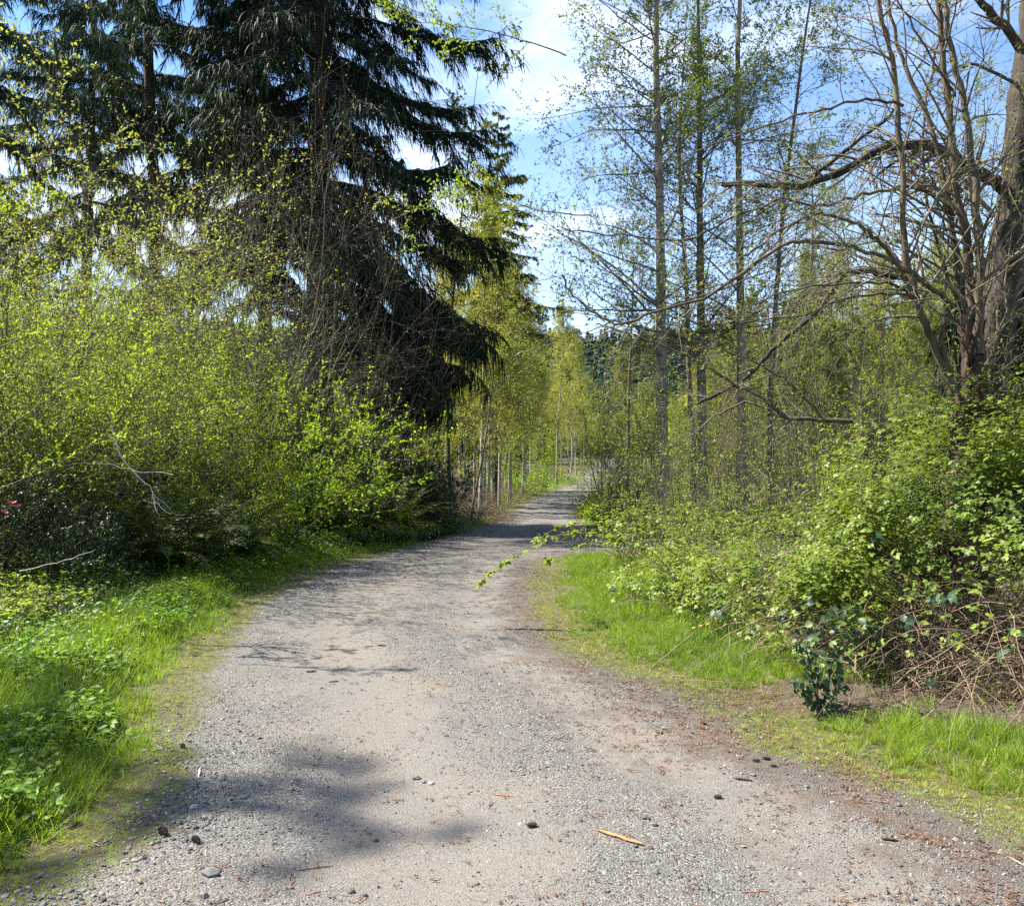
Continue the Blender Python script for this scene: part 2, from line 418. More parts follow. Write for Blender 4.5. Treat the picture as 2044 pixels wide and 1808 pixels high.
# ------------------------------------------------------------------ mesh helpers
class Geo:
    def __init__(s): s.v = []; s.f = []; s.r = []; s.n = 0
    def add(s, v, f, r=None):
        v = np.asarray(v, float).reshape(-1, 3); f = np.asarray(f, np.int64)
        s.v.append(v); s.f.append(f + s.n)
        s.r.append(np.full(len(v), 0.5) if r is None else np.asarray(r, float)); s.n += len(v)
        return s
    def mesh(s, name, mat, smooth=False):
        me = bpy.data.meshes.new(name)
        v = np.concatenate(s.v).astype(np.float32)
        me.vertices.add(len(v)); me.vertices.foreach_set('co', v.ravel())
        sizes = np.concatenate([np.full(len(f), f.shape[1]) for f in s.f])
        loops = np.concatenate([f.ravel() for f in s.f]).astype(np.int32)
        me.loops.add(len(loops)); me.loops.foreach_set('vertex_index', loops)
        me.polygons.add(len(sizes))
        me.polygons.foreach_set('loop_start', np.concatenate([[0], np.cumsum(sizes)[:-1]]).astype(np.int32))
        if smooth: me.polygons.foreach_set('use_smooth', np.ones(len(sizes), bool))
        at = me.attributes.new('rnd', 'FLOAT', 'POINT')
        at.data.foreach_set('value', np.concatenate(s.r).astype(np.float32))
        me.update(calc_edges=True)
        me.materials.append(mat)
        return me

def tubes(geo, pts, rad, k=4, cap=False):
    """pts (M,n,3), rad (M,n): M tubes of k sides"""
    pts = np.asarray(pts, float); rad = np.asarray(rad, float)
    if pts.ndim == 2: pts = pts[None]; rad = rad[None]
    Mn, n, _ = pts.shape
    if Mn == 0: return
    T = np.gradient(pts, axis=1); T = nrm(T)
    mean = nrm(pts[:, -1] - pts[:, 0] + 1e-6)
    ref = np.where(np.abs(mean[:, 2:3]) < 0.85, np.array([0, 0, 1.0]), np.array([1.0, 0.13, 0]))[:, None, :]
    U = nrm(np.cross(T, np.broadcast_to(ref, T.shape))); V = np.cross(T, U)
    a = np.arange(k) * 2 * PI / k
    ring = pts[:, :, None, :] + rad[:, :, None, None] * (np.cos(a)[None, None, :, None] * U[:, :, None, :] + np.sin(a)[None, None, :, None] * V[:, :, None, :])
    idx = np.arange(Mn * n * k).reshape(Mn, n, k)
    i0 = idx[:, :-1]; i1 = idx[:, 1:]
    f = np.stack([i0, np.roll(i0, -1, 2), np.roll(i1, -1, 2), i1], -1).reshape(-1, 4)
    r = np.repeat(RN.random(Mn), n * k)
    geo.add(ring.reshape(-1, 3), f, r)

def leaves(geo, p, d, nr, ln, wd, fold=0.25, r=None):
    """M folded rhombic leaves, two triangles each"""
    p = np.asarray(p); m = len(p)
    if m == 0: return
    d = nrm(d); s = nrm(np.cross(d, nr)); u = np.cross(s, d)
    ln = np.broadcast_to(ln, (m,))[:, None]; wd = np.broadcast_to(wd, (m,))[:, None]
    v = np.stack([p, p + d * ln * 0.45 + s * wd * 0.5 + u * wd * fold, p + d * ln, p + d * ln * 0.45 - s * wd * 0.5 + u * wd * fold], 1)
    i = np.arange(m * 4).reshape(m, 4)
    f = np.concatenate([i[:, [0, 1, 2]], i[:, [0, 2, 3]]])
    if r is None: r = RN.random(m)
    geo.add(v.reshape(-1, 3), f, np.repeat(r, 4))

RN = np.random.default_rng(11)

def grow(p0, d0, ln, n, wander, up):
    m = len(p0); pts = np.empty((m, n + 1, 3)); pts[:, 0] = p0; d = nrm(d0)
    up = np.broadcast_to(up, (m,)); ln = np.broadcast_to(ln, (m,))
    for i in range(n):
        d = nrm(d + RN.normal(0, wander, (m, 3)) + np.array([0, 0, 1.0]) * up[:, None])
        pts[:, i + 1] = pts[:, i] + d * (ln / n)[:, None]
    return pts

def along(pts, rad, idx, t):
    n = pts.shape[1] - 1
    x = np.clip(t, 0, 0.9999) * n; i = x.astype(int); f = (x - i)[:, None]
    a = pts[idx, i]; b = pts[idx, i + 1]
    return a + (b - a) * f, nrm(b - a), rad[idx, i] * (1 - f[:, 0]) + rad[idx, i + 1] * f[:, 0]

def sprout(pts, rad, per, t0, t1, ang, ln, n, wander, up, taper=0.25, rfac=0.55, power=1.0, minr=0.0012):
    """side shoots from every curve; ln = (fraction of parent length, jitter) or callable(t)"""
    m = len(pts); idx = np.repeat(np.arange(m), per)
    t = t0 + (t1 - t0) * RN.random(len(idx)) ** power
    p, tg, r = along(pts, rad, idx, t)
    q = nrm(np.cross(tg, RN.normal(size=tg.shape)))
    a = R(ang) + RN.normal(0, R(10), len(idx))
    d = tg * np.cos(a)[:, None] + q * np.sin(a)[:, None]
    plen = np.linalg.norm(np.diff(pts, axis=1), axis=2).sum(1)[idx]
    l = ln(t) if callable(ln) else plen * ln
    l = l * RN.uniform(0.55, 1.25, len(idx))
    c = grow(p, d, l, n, wander, up)
    r0 = np.maximum(r * rfac, minr)
    cr = r0[:, None] * np.linspace(1, taper, n + 1)[None]
    return c, np.maximum(cr, minr * 0.6)

def twig_leaves(geo, pts, rad, per, size, aspect=0.6, droop=0.0, spread=55, t0=0.15, jitter=0.35):
    idx = np.repeat(np.arange(len(pts)), per)
    t = RN.uniform(t0, 1.0, len(idx))
    p, tg, r = along(pts, rad, idx, t)
    q = nrm(np.cross(tg, RN.normal(size=tg.shape)))
    a = R(spread) * RN.uniform(0.5, 1.3, len(idx))
    d = tg * np.cos(a)[:, None] + q * np.sin(a)[:, None] + np.array([0, 0, -droop])
    nr = np.array([0, 0, 1.0]) + RN.normal(0, 0.55, d.shape)
    s = size * RN.uniform(1 - jitter, 1 + jitter, len(idx))
    tone = np.clip(0.5 + 0.24 * (RN.random(len(idx)) - 0.5) * 2 + 0.30 * (RN.random(len(pts))[idx] - 0.5), 0, 1)
    leaves(geo, p, d, nr, s, s * aspect, r=tone)

# ------------------------------------------------------------------ object helpers
def link(name, me, parent=None):
    o = bpy.data.objects.new(name, me); COL.objects.link(o)
    if parent: o.parent = parent
    return o

def tag(o, label, cat, group=None):
    o['label'] = label; o['category'] = cat
    if group: o['group'] = group
    return o

def thing(name, label, cat, loc=(0, 0, 0), rz=0, group=None):
    o = bpy.data.objects.new(name, None); COL.objects.link(o)
    o.empty_display_size = 0.2
    o.location = loc; o.rotation_euler = (0, 0, rz)
    return tag(o, label, cat, group)

def dup(root, loc, rz, sc=1.0, label=None, group=None, tilt=(0, 0)):
    r = root.copy(); COL.objects.link(r)
    r.location = loc; r.rotation_euler = (tilt[0], tilt[1], rz); r.scale = (sc, sc, sc) if not isinstance(sc, tuple) else sc
    if label: r['label'] = label
    if group: r['group'] = group
    for ch in list(root.children):
        c = ch.copy(); COL.objects.link(c); c.parent = r
        for g in list(ch.children):
            d = g.copy(); COL.objects.link(d); d.parent = c
    return r

def gn_scatter(o, sources, nsrc):
    """geometry nodes on a cloud of points that carries rot, scl, idx"""
    ng = bpy.data.node_groups.new('scatter', 'GeometryNodeTree')
    ng.interface.new_socket('Geometry', in_out='INPUT', socket_type='NodeSocketGeometry')
    ng.interface.new_socket('Geometry', in_out='OUTPUT', socket_type='NodeSocketGeometry')
    ns = ng.nodes; L = ng.links.new
    gi = ns.new('NodeGroupInput'); go = ns.new('NodeGroupOutput')
    jo = ns.new('GeometryNodeJoinGeometry')
    for s in sources:
        oi = ns.new('GeometryNodeObjectInfo'); oi.inputs['Object'].default_value = s
        oi.inputs['As Instance'].default_value = True
        L(oi.outputs['Geometry'], jo.inputs[0])
    def na(n, t):
        a = ns.new('GeometryNodeInputNamedAttribute'); a.data_type = t; a.inputs['Name'].default_value = n
        return a.outputs[0]
    mp = ns.new('GeometryNodeMeshToPoints')
    L(gi.outputs[0], mp.inputs[0])
    ip = ns.new('GeometryNodeInstanceOnPoints')
    ip.inputs['Pick Instance'].default_value = True
    L(mp.outputs[0], ip.inputs['Points']); L(jo.outputs[0], ip.inputs['Instance'])
    L(na('idx', 'INT'), ip.inputs['Instance Index'])
    e = ns.new('FunctionNodeEulerToRotation')
    L(na('rot', 'FLOAT_VECTOR'), e.inputs[0]); L(e.outputs[0], ip.inputs['Rotation'])
    L(na('scl', 'FLOAT_VECTOR'), ip.inputs['Scale'])
    L(ip.outputs[0], go.inputs[0])
    md = o.modifiers.new('scatter', 'NODES'); md.node_group = ng

def scatter(name, pts, sources, scale, tilt=0.15, label=None, cat=None, zs=None, parent=None, flat=False):
    n = len(pts)
    me = bpy.data.meshes.new(name)
    me.vertices.add(n); me.vertices.foreach_set('co', np.asarray(pts, np.float32).ravel())
    a = me.attributes.new('rot', 'FLOAT_VECTOR', 'POINT')
    if flat: ro = RN.uniform(-PI, PI, (n, 3))
    else: ro = np.stack([RN.normal(0, tilt, n), RN.normal(0, tilt, n), RN.uniform(-PI, PI, n)], 1)
    a.data.foreach_set('vector', ro.astype(np.float32).ravel())
    a = me.attributes.new('scl', 'FLOAT_VECTOR', 'POINT')
    sc = np.repeat(np.asarray(scale, float)[:, None], 3, 1)
    if zs is not None: sc[:, 2] *= zs
    a.data.foreach_set('vector', sc.astype(np.float32).ravel())
    a = me.attributes.new('idx', 'INT', 'POINT')
    a.data.foreach_set('value', RN.integers(0, len(sources), n).astype(np.int32))
    o = link(name, me, parent); o['kind'] = 'stuff'
    if label: o['label'] = label; o['category'] = cat
    gn_scatter(o, sources, len(sources))
    return o

def src(name, me):
    return bpy.data.objects.new(name, me)        # a mesh that only the scatters refer to

# ------------------------------------------------------------------ ground sheet
def spaced(segs):
    out = [segs[0][0]]
    for a, b, s0, s1 in segs:
        x = a; 
        while x < b - 1e-6:
            t = (x - a) / (b - a); x += s0 + (s1 - s0) * t
            out.append(min(x, b))
    return np.array(out)
gx = spaced([(-1500, -200, 150, 60), (-200, -30, 40, 5), (-30, -7, 3, .25), (-7, 5.5, .08, .08), (5.5, 30, .25, 3), (30, 200, 5, 40), (200, 1500, 60, 150)])
gy = spaced([(-60, -2, 8, .5), (-2, 2.8, .3, .1), (2.8, 12, .055, .11), (12, 25, .09, .3), (25, 80, .3, 2), (80, 300, 4, 15), (300, 1000, 15, 25), (1000, 3000, 60, 300)])
X, Y = np.meshgrid(gx, gy)
Z = height(X, Y)
nx, ny = len(gx), len(gy)
gi = np.arange(nx * ny).reshape(ny, nx)
gf = np.stack([gi[:-1, :-1], gi[:-1, 1:], gi[1:, 1:], gi[1:, :-1]], -1).reshape(-1, 4)
g = Geo(); g.add(np.stack([X, Y, Z], -1), gf)
me = g.mesh('ground', M['ground'], smooth=True)
def setattr_(me, n, v):
    a = me.attributes.new(n, 'FLOAT', 'POINT'); a.data.foreach_set('value', np.asarray(v, np.float32).ravel())
SD = road_sd(X, Y)
setattr_(me, 'sd', np.clip(SD, -3, 3))
S = (X - np.interp(Y, LY, LX)) / np.maximum(np.interp(Y, RY, RX) - np.interp(Y, LY, LX), 0.5)
setattr_(me, 'track', np.clip(np.exp(-((S - 0.36) / 0.17) ** 2) + 0.85 * np.exp(-((S - 0.76) / 0.1) ** 2), 0, 1) * (1 - 0.4 * sstep(20, 30, Y)))
lt = np.exp(-((S - 1.0) / 0.17) ** 2) * sstep(16, 12, Y) + 0.35 * np.exp(-((S - 0.72) / 0.12) ** 2) * sstep(9, 6, Y)
setattr_(me, 'litter', np.clip(lt, 0, 1))
bx = np.interp(Y, BY, BX) - X
bare = np.clip(sstep(-0.2, 0.4, bx) + sstep(1.0, 2.0, X - np.interp(Y, RY, RX)) * sstep(5, 5.5, Y) * sstep(13.6, 13, Y), 0, 1)
bare = np.maximum(bare, ((X > 1.2) & (Y < 6) & (Y > 5.4 - .42 * (X - 1.84))) * 1.0)
setattr_(me, 'bare', bare * 0.9)
setattr_(me, 'far', sstep(250, 420, Y))
ground = link('ground', me); ground['kind'] = 'structure'

# ------------------------------------------------------------------ small plants as scatter sources
def blade_tuft(n, h, w, lean, mat, spread=0.03, segs=3, name='tuft'):
    g = Geo()
    a = RN.uniform(0, 2 * PI, n); rr = RN.uniform(0, spread, n)
    p0 = np.stack([np.cos(a) * rr, np.sin(a) * rr, np.full(n, -0.01)], 1)
    a2 = a + RN.normal(0, 0.7, n)
    d = np.stack([np.cos(a2) * lean, np.sin(a2) * lean, np.ones(n)], 1) * 1.0
    l = h * RN.uniform(0.5, 1.15, n)
    pts = grow(p0, d, l, segs, 0.08, -0.10 * RN.uniform(0.3, 2.2, n))
    side = nrm(np.cross(nrm(d), np.array([0, 0, 1.0]) + RN.normal(0, .3, (n, 3))))
    ww = w * np.array([1, 0.85, 0.55, 0.05])[:segs + 1] if segs == 3 else w * np.linspace(1, 0.05, segs + 1)
    Lp = pts - side[:, None] * ww[None, :, None] / 2; Rp = pts + side[:, None] * ww[None, :, None] / 2
    v = np.stack([Lp, Rp], 2)
    i = np.arange(n * (segs + 1) * 2).reshape(n, segs + 1, 2)
    f = np.stack([i[:, :-1, 0], i[:, :-1, 1], i[:, 1:, 1], i[:, 1:, 0]], -1).reshape(-1, 4)
    g.add(v.reshape(-1, 3), f, np.repeat(RN.random(n), (segs + 1) * 2))
    return g.mesh(name, mat, smooth=True)

def herb(n, h, size, mat, name='herb', stemmed=True):
    """low leafy weed: short stems that carry toothed-looking trifoliate leaves"""
    g = Geo()
    a = RN.uniform(0, 2 * PI, n)
    d = np.stack([np.cos(a) * .8, np.sin(a) * .8, np.ones(n)], 1)
    pts = grow(np.zeros((n, 3)), d, h * RN.uniform(.4, 1.1, n), 3, .15, .02)
    tubes(g, pts, np.full((n, 4), .0012), 3)
    tip = pts[:, -1]; dd = nrm(pts[:, -1] - pts[:, -2])
    for k in range(3):
        b = a + (k - 1) * 1.1 + RN.normal(0, .2, n)
        d3 = np.stack([np.cos(b), np.sin(b), RN.uniform(-.2, .35, n)], 1)
        leaves(g, tip, d3, np.array([0, 0, 1.]) + RN.normal(0, .3, (n, 3)), size * RN.uniform(.7, 1.2, n), size * .62, 0.15)
    for k in range(2):
        idx = np.repeat(np.arange(n), 1)
        p, tg, _ = along(pts, np.zeros((n, 4)), idx, RN.uniform(.4, .9, n))
        b = RN.uniform(0, 2 * PI, n)
        d3 = np.stack([np.cos(b), np.sin(b), RN.uniform(0, .4, n)], 1)
        leaves(g, p, d3, np.array([0, 0, 1.]) + RN.normal(0, .3, (n, 3)), size * .8, size * .45, 0.15)
    return g.mesh(name, mat)

def upright_weed(h, size, mat, name='weed', whorls=7):
    g = Geo()
    pts = grow(np.zeros((1, 3)), np.array([[.05, .05, 1.]]), h, 5, .04, .1)
    tubes(g, pts, np.linspace(.004, .0015, 6)[None], 4)
    for k in range(whorls):
        t = 0.15 + .85 * k / (whorls - 1)
        p, tg, _ = along(pts, np.zeros((1, 6)), np.zeros(1, int), np.array([t]))
        m = 4 if k < whorls - 1 else 7
        b = np.arange(m) * 2 * PI / m + k * 1.3 + RN.normal(0, .15, m)
        s = size * (1.1 - .45 * t) * RN.uniform(.8, 1.2, m)
        d3 = np.stack([np.cos(b), np.sin(b), RN.uniform(.0, .6, m) + (.6 if k == whorls - 1 else 0)], 1)
        leaves(g, np.repeat(p, m, 0), d3, np.array([0, 0, 1.]) + RN.normal(0, .2, (m, 3)), s, s * .38, .12)
    return g.mesh(name, mat)

def rock(name, mat, seed=0, sub=1, flat=0.6):
    import bmesh
    bm = bmesh.new(); bmesh.ops.create_icosphere(bm, subdivisions=sub, radius=1)
    r = random.Random(seed)
    ax = (r.uniform(.7, 1.2), r.uniform(.6, 1.0), flat * r.uniform(.7, 1.2))
    for v in bm.verts:
        k = r.uniform(.78, 1.15)
        v.co = Vector((v.co.x * ax[0], v.co.y * ax[1], v.co.z * ax[2])) * k
    me = bpy.data.meshes.new(name); bm.to_mesh(me); bm.free()
    a = me.attributes.new('rnd', 'FLOAT', 'POINT')
    a.data.foreach_set('value', np.full(len(me.vertices), r.random(), np.float32))
    me.materials.append(mat)
    return me

def drop(x, y, dz=0.0):
    return np.stack([x, y, height(x, y) + dz], 1)

def noisy_sd(x, y):
    return road_sd(x, y) + 0.5 * (fbm(x, y, .5, 31) - .5)

def sample_pts(n, x0, x1, y0, y1, keep, near=1.6):
    """denser towards the camera, kept where keep(x, y) beats a random number"""
    y = y0 * (y1 / y0) ** (RN.random(n * 3) ** (1 / near)) if near else RN.uniform(y0, y1, n * 3)
    x = RN.uniform(x0, x1, n * 3)
    k = (np.abs(x) < y * 0.62 + 1.2) & (RN.random(n * 3) < keep(x, y))
    x, y = x[k][:n], y[k][:n]
    return x, y

bankd = lambda x, y: np.interp(y, BY, BX) - x

tufts = [src('t', blade_tuft(20, .17, .0045, .5, M['grass'])) for _ in range(4)]
talls = [src('t', blade_tuft(16, .26, .005, .5, M['grass'])) for _ in range(3)]
herbs = [src('h', herb(9, .13, .030, M['herb'])) for _ in range(4)]
mosses = [src('m', blade_tuft(16, .035, .003, .9, M['moss'], .035, 2)) for _ in range(3)]
straws = [src('s', blade_tuft(9, .30, .0035, 1.3, M['dry_grass'], .06)) for _ in range(3)]
weeds_m = [upright_weed(.38, .085, M['bright_leaf'], 'weed_plant') for _ in range(3)]

# grass: left verge, right patches, lawn behind
def keep_grass(x, y):
    s = -noisy_sd(x, y)
    left = x < 0.5 * (np.interp(y, LY, LX) + np.interp(y, RY, RX))
    k = sstep(.12, .45, s)
    cl = sstep(.30, .5, fbm(x, y, .6, 41))
    k = k * np.where(left, sstep(.9, .1, bankd(x, y)) * (.5 + .5 * cl), sstep(2.6, 1.6, x - np.interp(y, RY, RX)) * (.5 + .5 * cl))
    k = k * np.where((x > 1.15) & (x < 2.3) & (y > 5.25) & (y < 5.95 - .1 * x), .08 + .5 * (fbm(x, y, .2, 44) > .58), 1)
    # the earth in front of and under the bramble
    k = k * np.where(~left & (y < 5.35) & (x < 1.6), .25, 1)
    k = k * np.where((x > 1.3) & (y < 6) & (y > 5.42 - .42 * (x - 1.84) + .25 * (fbm(x, y, .3, 45) - .5)), .03, 1)
    return k
x, y = sample_pts(34000, -6.5, 6.5, 2.2, 20, keep_grass, 1.2)
scl = RN.uniform(.55, 1.15, len(x)) * (.55 + .45 * sstep(.1, .9, -road_sd(x, y))) * (1 + .02 * y) * np.where(x > .2, .72, 1)
scatter('grass', drop(x, y), tufts, scl, .2, 'bright green grass on both verges of the gravel road', 'grass')
x, y = sample_pts(5200, -6.5, 6.5, 2.2, 20, lambda a, b: keep_grass(a, b) * sstep(.4, .8, -road_sd(a, b)) * sstep(.45, .6, fbm(a, b, .8, 77)) * np.where(a > .2, .3, 1), 1.2)
scatter('tall_grass', drop(x, y), talls, RN.uniform(.7, 1.2, len(x)), .2, 'longer grass clumps along the verges', 'grass')
x, y = sample_pts(14000, -7, 2, 2.2, 16, lambda a, b: sstep(.35, .75, -noisy_sd(a, b)) * sstep(1.2, .4, bankd(a, b)) * (a < -1) * (.15 + .85 * sstep(.35, .55, fbm(a, b, .7, 52))), 1.2)
scatter('low_herbs', drop(x, y), herbs, RN.uniform(.7, 1.5, len(x)), .25, 'leafy green weeds growing through the left verge', 'weeds')
x, y = sample_pts(26000, -4, 4, 2.2, 12, lambda a, b: sstep(-.20, .1, -noisy_sd(a, b)) * sstep(.95, .45, -noisy_sd(a, b)) * sstep(.3, .5, fbm(a, b, .35, 61)), 1.2)
scatter('moss', drop(x, y), mosses, RN.uniform(.7, 1.3, len(x)), .2, 'yellowish short turf creeping over the road edge', 'moss')
x, y = sample_pts(2600, -6, 4.5, 2.4, 14, lambda a, b: sstep(.1, .4, -road_sd(a, b)) * (bankd(a, b) < .3), 1.2)
scatter('dry_blades', drop(x, y), straws, RN.uniform(.25, .6, len(x)), .4, 'dry straw blades lying among the verge grass', 'dry grass')
# far grass
def keep_far(x, y):
    s = -road_sd(x, y)
    return sstep(.1, .4, s) * (bankd(x, y) < .5)
x = RN.uniform(-4, 26, 60000); y = 19 + 60 * RN.random(60000) ** 1.5
k = (RN.random(60000) < keep_far(x, y)) & (x > -2 + (y - 19) * .0) & (x < y * .62)
x, y = x[k][:16000], y[k][:16000]
scatter('meadow', drop(x, y), talls, RN.uniform(.9, 1.6, len(x)), .2, 'sunlit rough lawn beyond the side drive', 'grass')

# road stones
stones = [src('s', rock('stone', M['stone'], i, 1, .55)) for i in range(6)]
def keep_stone(x, y):
    s = road_sd(x, y)
    S = (x - np.interp(y, LY, LX)) / np.maximum(np.interp(y, RY, RX) - np.interp(y, LY, LX), .5)
    tr = np.exp(-((S - .36) / .15) ** 2)
    return sstep(-.25, .1, s) * np.clip(1.05 - .8 * tr, .1, 1) * (.25 + .75 * sstep(.35, .6, fbm(x, y, .6, 71)))
x, y = sample_pts(60000, -3.5, 3.5, 2.4, 13, keep_stone, 1.1)
sz = np.exp(RN.normal(math.log(.0029), .5, len(x)))
edge = sstep(.6, .1, road_sd(x, y)) * (x < 0) * (y < 5) + .3 * sstep(.5, 0, road_sd(x, y))
sz = np.clip(sz * (1 + .9 * edge), .002, .018)
scatter('gravel', drop(x, y, .001), stones, sz, flat=False, tilt=.5, label='loose grey gravel spread over the road', cat='gravel')
# the largest single stones
x, y = sample_pts(300, -3.0, 3.2, 2.9, 7.5, keep_stone, 0.8)
rm = [o.data for o in stones]
for i in range(len(x)):
    o = link('stone', rm[i % 6], ground)
    s = float(np.exp(RN.normal(math.log(.010), .35))); s = min(max(s, .007), .026)
    o.location = (x[i], y[i], hz(x[i], y[i]) + s * .15); o.scale = (s, s, s)
    o.rotation_euler = (RN.normal(0, .3), RN.normal(0, .3), RN.uniform(0, 6))
# litter: bark flakes, needles and twigs
def flake_mesh():
    g = Geo(); n = 7
    a = RN.uniform(0, 2 * PI, n); r = RN.uniform(0, .03, n)
    p = np.stack([np.cos(a) * r, np.sin(a) * r, np.full(n, .003)], 1)
    b = RN.uniform(0, 2 * PI, n)
    leaves(g, p, np.stack([np.cos(b), np.sin(b), RN.uniform(-.05, .25, n)], 1), np.array([0, 0, 1.]) + RN.normal(0, .3, (n, 3)), RN.uniform(.012, .035, n), .005, .2)
    return g.mesh('flake', M['litter'])
flakes = [src('f', flake_mesh()) for _ in range(4)]
def keep_lit(x, y):
    S = (x - np.interp(y, LY, LX)) / np.maximum(np.interp(y, RY, RX) - np.interp(y, LY, LX), .5)
    return np.clip(.08 + np.exp(-((S - 1.0) / .22) ** 2) * sstep(.35, .6, fbm(x, y, .5, 81)), 0, 1) * (road_sd(x, y) > -.6)
x, y = sample_pts(11000, -3.5, 4.2, 2.4, 15, keep_lit, 1.1)
scatter('fallen_litter', drop(x, y, .002), flakes, RN.uniform(.5, 1.3, len(x)), .1, 'brown needles and bark scraps on the road edge', 'litter')

# ------------------------------------------------------------------ trees and shrubs: builders
def bough_mesh(Lb, mat, hang, width, dens, seed, droop=1.0, bark='spruce_bark'):
    """one conifer bough along +X: returns (wood mesh, needle mesh)"""
    global RN
    RN = np.random.default_rng(seed)
    n = 10; p = np.zeros(3); dd = nrm(np.array([1, 0, .12])); pts = [p]
    for i in range(n):
        u = i / n
        dd = nrm(dd + RN.normal(0, .05, 3) + np.array([0, 0, (-.15 if u < .5 else .06 if u < .8 else .14) * droop]))
        p = p + dd * Lb / n; pts.append(p)
    pts = np.array(pts)[None]; br = ((.008 + .0085 * Lb) * np.linspace(1, .15, n + 1))[None]
    g = Geo(); tubes(g, pts, br, 5)
    per = int(13 * Lb * .55 + 6)
    tt = RN.uniform(.10, 1, per); sg = np.where(np.arange(per) % 2, -1, 1)
    q, tg, _ = along(pts, br, np.zeros(per, int), tt)
    side = nrm(np.cross(tg, np.array([0, 0, 1.]))) * sg[:, None]
    dl = Lb * .30 * (1.15 - .8 * np.abs(tt - .45)) * RN.uniform(.5, 1.2, per)
    sp = grow(q, side + tg * .9 + RN.normal(0, .18, side.shape), dl, 5, .08, -.10)
    sr = np.full((per, 6), .0055) * np.linspace(1, .3, 6)
    tubes(g, sp, sr, 3)
    wood = g.mesh('bough', M[bark])
    gl = Geo()
    def strips(sp_, sr_, cnt, l0, l1, grav, w):
        m = cnt; idx = RN.integers(0, len(sp_), m) if len(sp_) > 1 else np.zeros(m, int)
        q, tg, _ = along(sp_, sr_, idx, RN.uniform(.04, 1, m))
        s = grow(q, tg * .8 + RN.normal(0, .5, tg.shape) + np.array([0, 0, -.25]), RN.uniform(l0, l1, m), 3, .10, -grav)
        sd = nrm(np.cross(s[:, 1] - s[:, 0], RN.normal(size=(m, 3))))
        ww = np.array([.5, 1, .75, .08])[None, :] * (w * RN.uniform(.6, 1.35, m))[:, None]
        v = np.stack([s - sd[:, None] * ww[..., None] / 2, s + sd[:, None] * ww[..., None] / 2], 2)
        i = np.arange(m * 8).reshape(-1, 4, 2)
        f = np.stack([i[:, :-1, 0], i[:, :-1, 1], i[:, 1:, 1], i[:, 1:, 0]], -1).reshape(-1, 4)
        rr = np.clip(RN.random(m) * .6 + .5 * RN.random(len(sp_))[idx], 0, 1)
        gl.add(v.reshape(-1, 3), f, np.repeat(rr, 8))
    tot = int(dens * Lb * 400)
    strips(sp, sr, int(tot * .72), .07, .22 + .16 * hang, .42 * hang, width)
    strips(pts, br, int(tot * .28), .08, .22 + .16 * hang, .42 * hang, width)
    return wood, gl.mesh('foliage', M[mat])

def bough_set(mat, hang=1.0, width=.03, dens=1.0, seed=0, droop=1.0):
    return [(Lb, *bough_mesh(Lb, mat, hang, width, dens, seed + k, droop)) for k, Lb in enumerate((1.1, 1.2, 2.3, 2.5, 3.9, 4.2))]

def conifer(name, label, H, Rr, z0, bset, nb, trunk_r, pw=.55, low=.35, bark='spruce_bark', dead=18, seed=1, extra=(), skip=None, zpow=1.0):
    global RN
    RN = np.random.default_rng(seed)
    root = thing(name, label, 'conifer tree')
    tp = grow(np.zeros((1, 3)) - [0, 0, .3], np.array([[0, 0, 1.]]), H, 12, .012, .3)
    tr = (trunk_r * (np.linspace(1, .03, 13)) ** .8)[None]; tr[0, 0] *= 1.3
    g = Geo(); tubes(g, tp, tr, 14); link('trunk', g.mesh('trunk', M[bark], True), root)
    if dead:
        gb = Geo()
        hd = RN.uniform(1.0, z0 + 3, dead); ad = RN.uniform(0, 2 * PI, dead)
        p2, _, _ = along(tp, tr, np.zeros(dead, int), hd / H)
        ds = grow(p2, np.stack([np.cos(ad), np.sin(ad), RN.uniform(-.2, .3, dead)], 1), RN.uniform(.6, Rr * .7, dead), 6, .12, -.03)
        dr = np.full((dead, 1), .010) * np.linspace(1, .2, 7)[None]
        tubes(gb, ds, dr, 4)
        c, cr = sprout(ds, dr, 9, .2, 1, 55, .35, 4, .15, -.03)
        tubes(gb, c, cr, 3)
        o = link('dead_sticks', gb.mesh('dead_sticks', M[bark]), root); o['kind'] = 'stuff'
    f = ((np.arange(nb) + RN.random(nb)) / nb) ** zpow
    defs = []
    for k in range(nb):
        h = z0 + (H - z0) * f[k]; ln = (Rr * (1 - f[k]) ** pw) * RN.uniform(.62, 1.08) + .25
        yaw = k * 2.399 + RN.normal(0, .35)
        pitch = -.10 - .5 * max(0, f[k] - .55) - RN.normal(0, .09) + (.12 if f[k] < .15 else 0)
        if skip and skip(h, yaw % (2 * PI)): continue
        defs.append((h, ln, yaw, pitch, None))
    for e in extra: defs.append(e)
    for h, ln, yaw, pitch, which in defs:
        p, _, r = along(tp, tr, np.zeros(1, int), np.array([h / H]))
        cls = 0 if ln < 1.6 else 2 if ln < 3.1 else 4
        Lb, wood, fol = bset[cls + int(RN.integers(2))] if which is None else bset[which]
        b = link('bough', wood, root); b.location = tuple(p[0])
        b.rotation_euler = (RN.normal(0, .12), pitch, yaw)
        k = ln / Lb; b.scale = (k, k * RN.uniform(.85, 1.1), max(.8, min(k, 1.2)))
        link('foliage', fol, b)
    return root

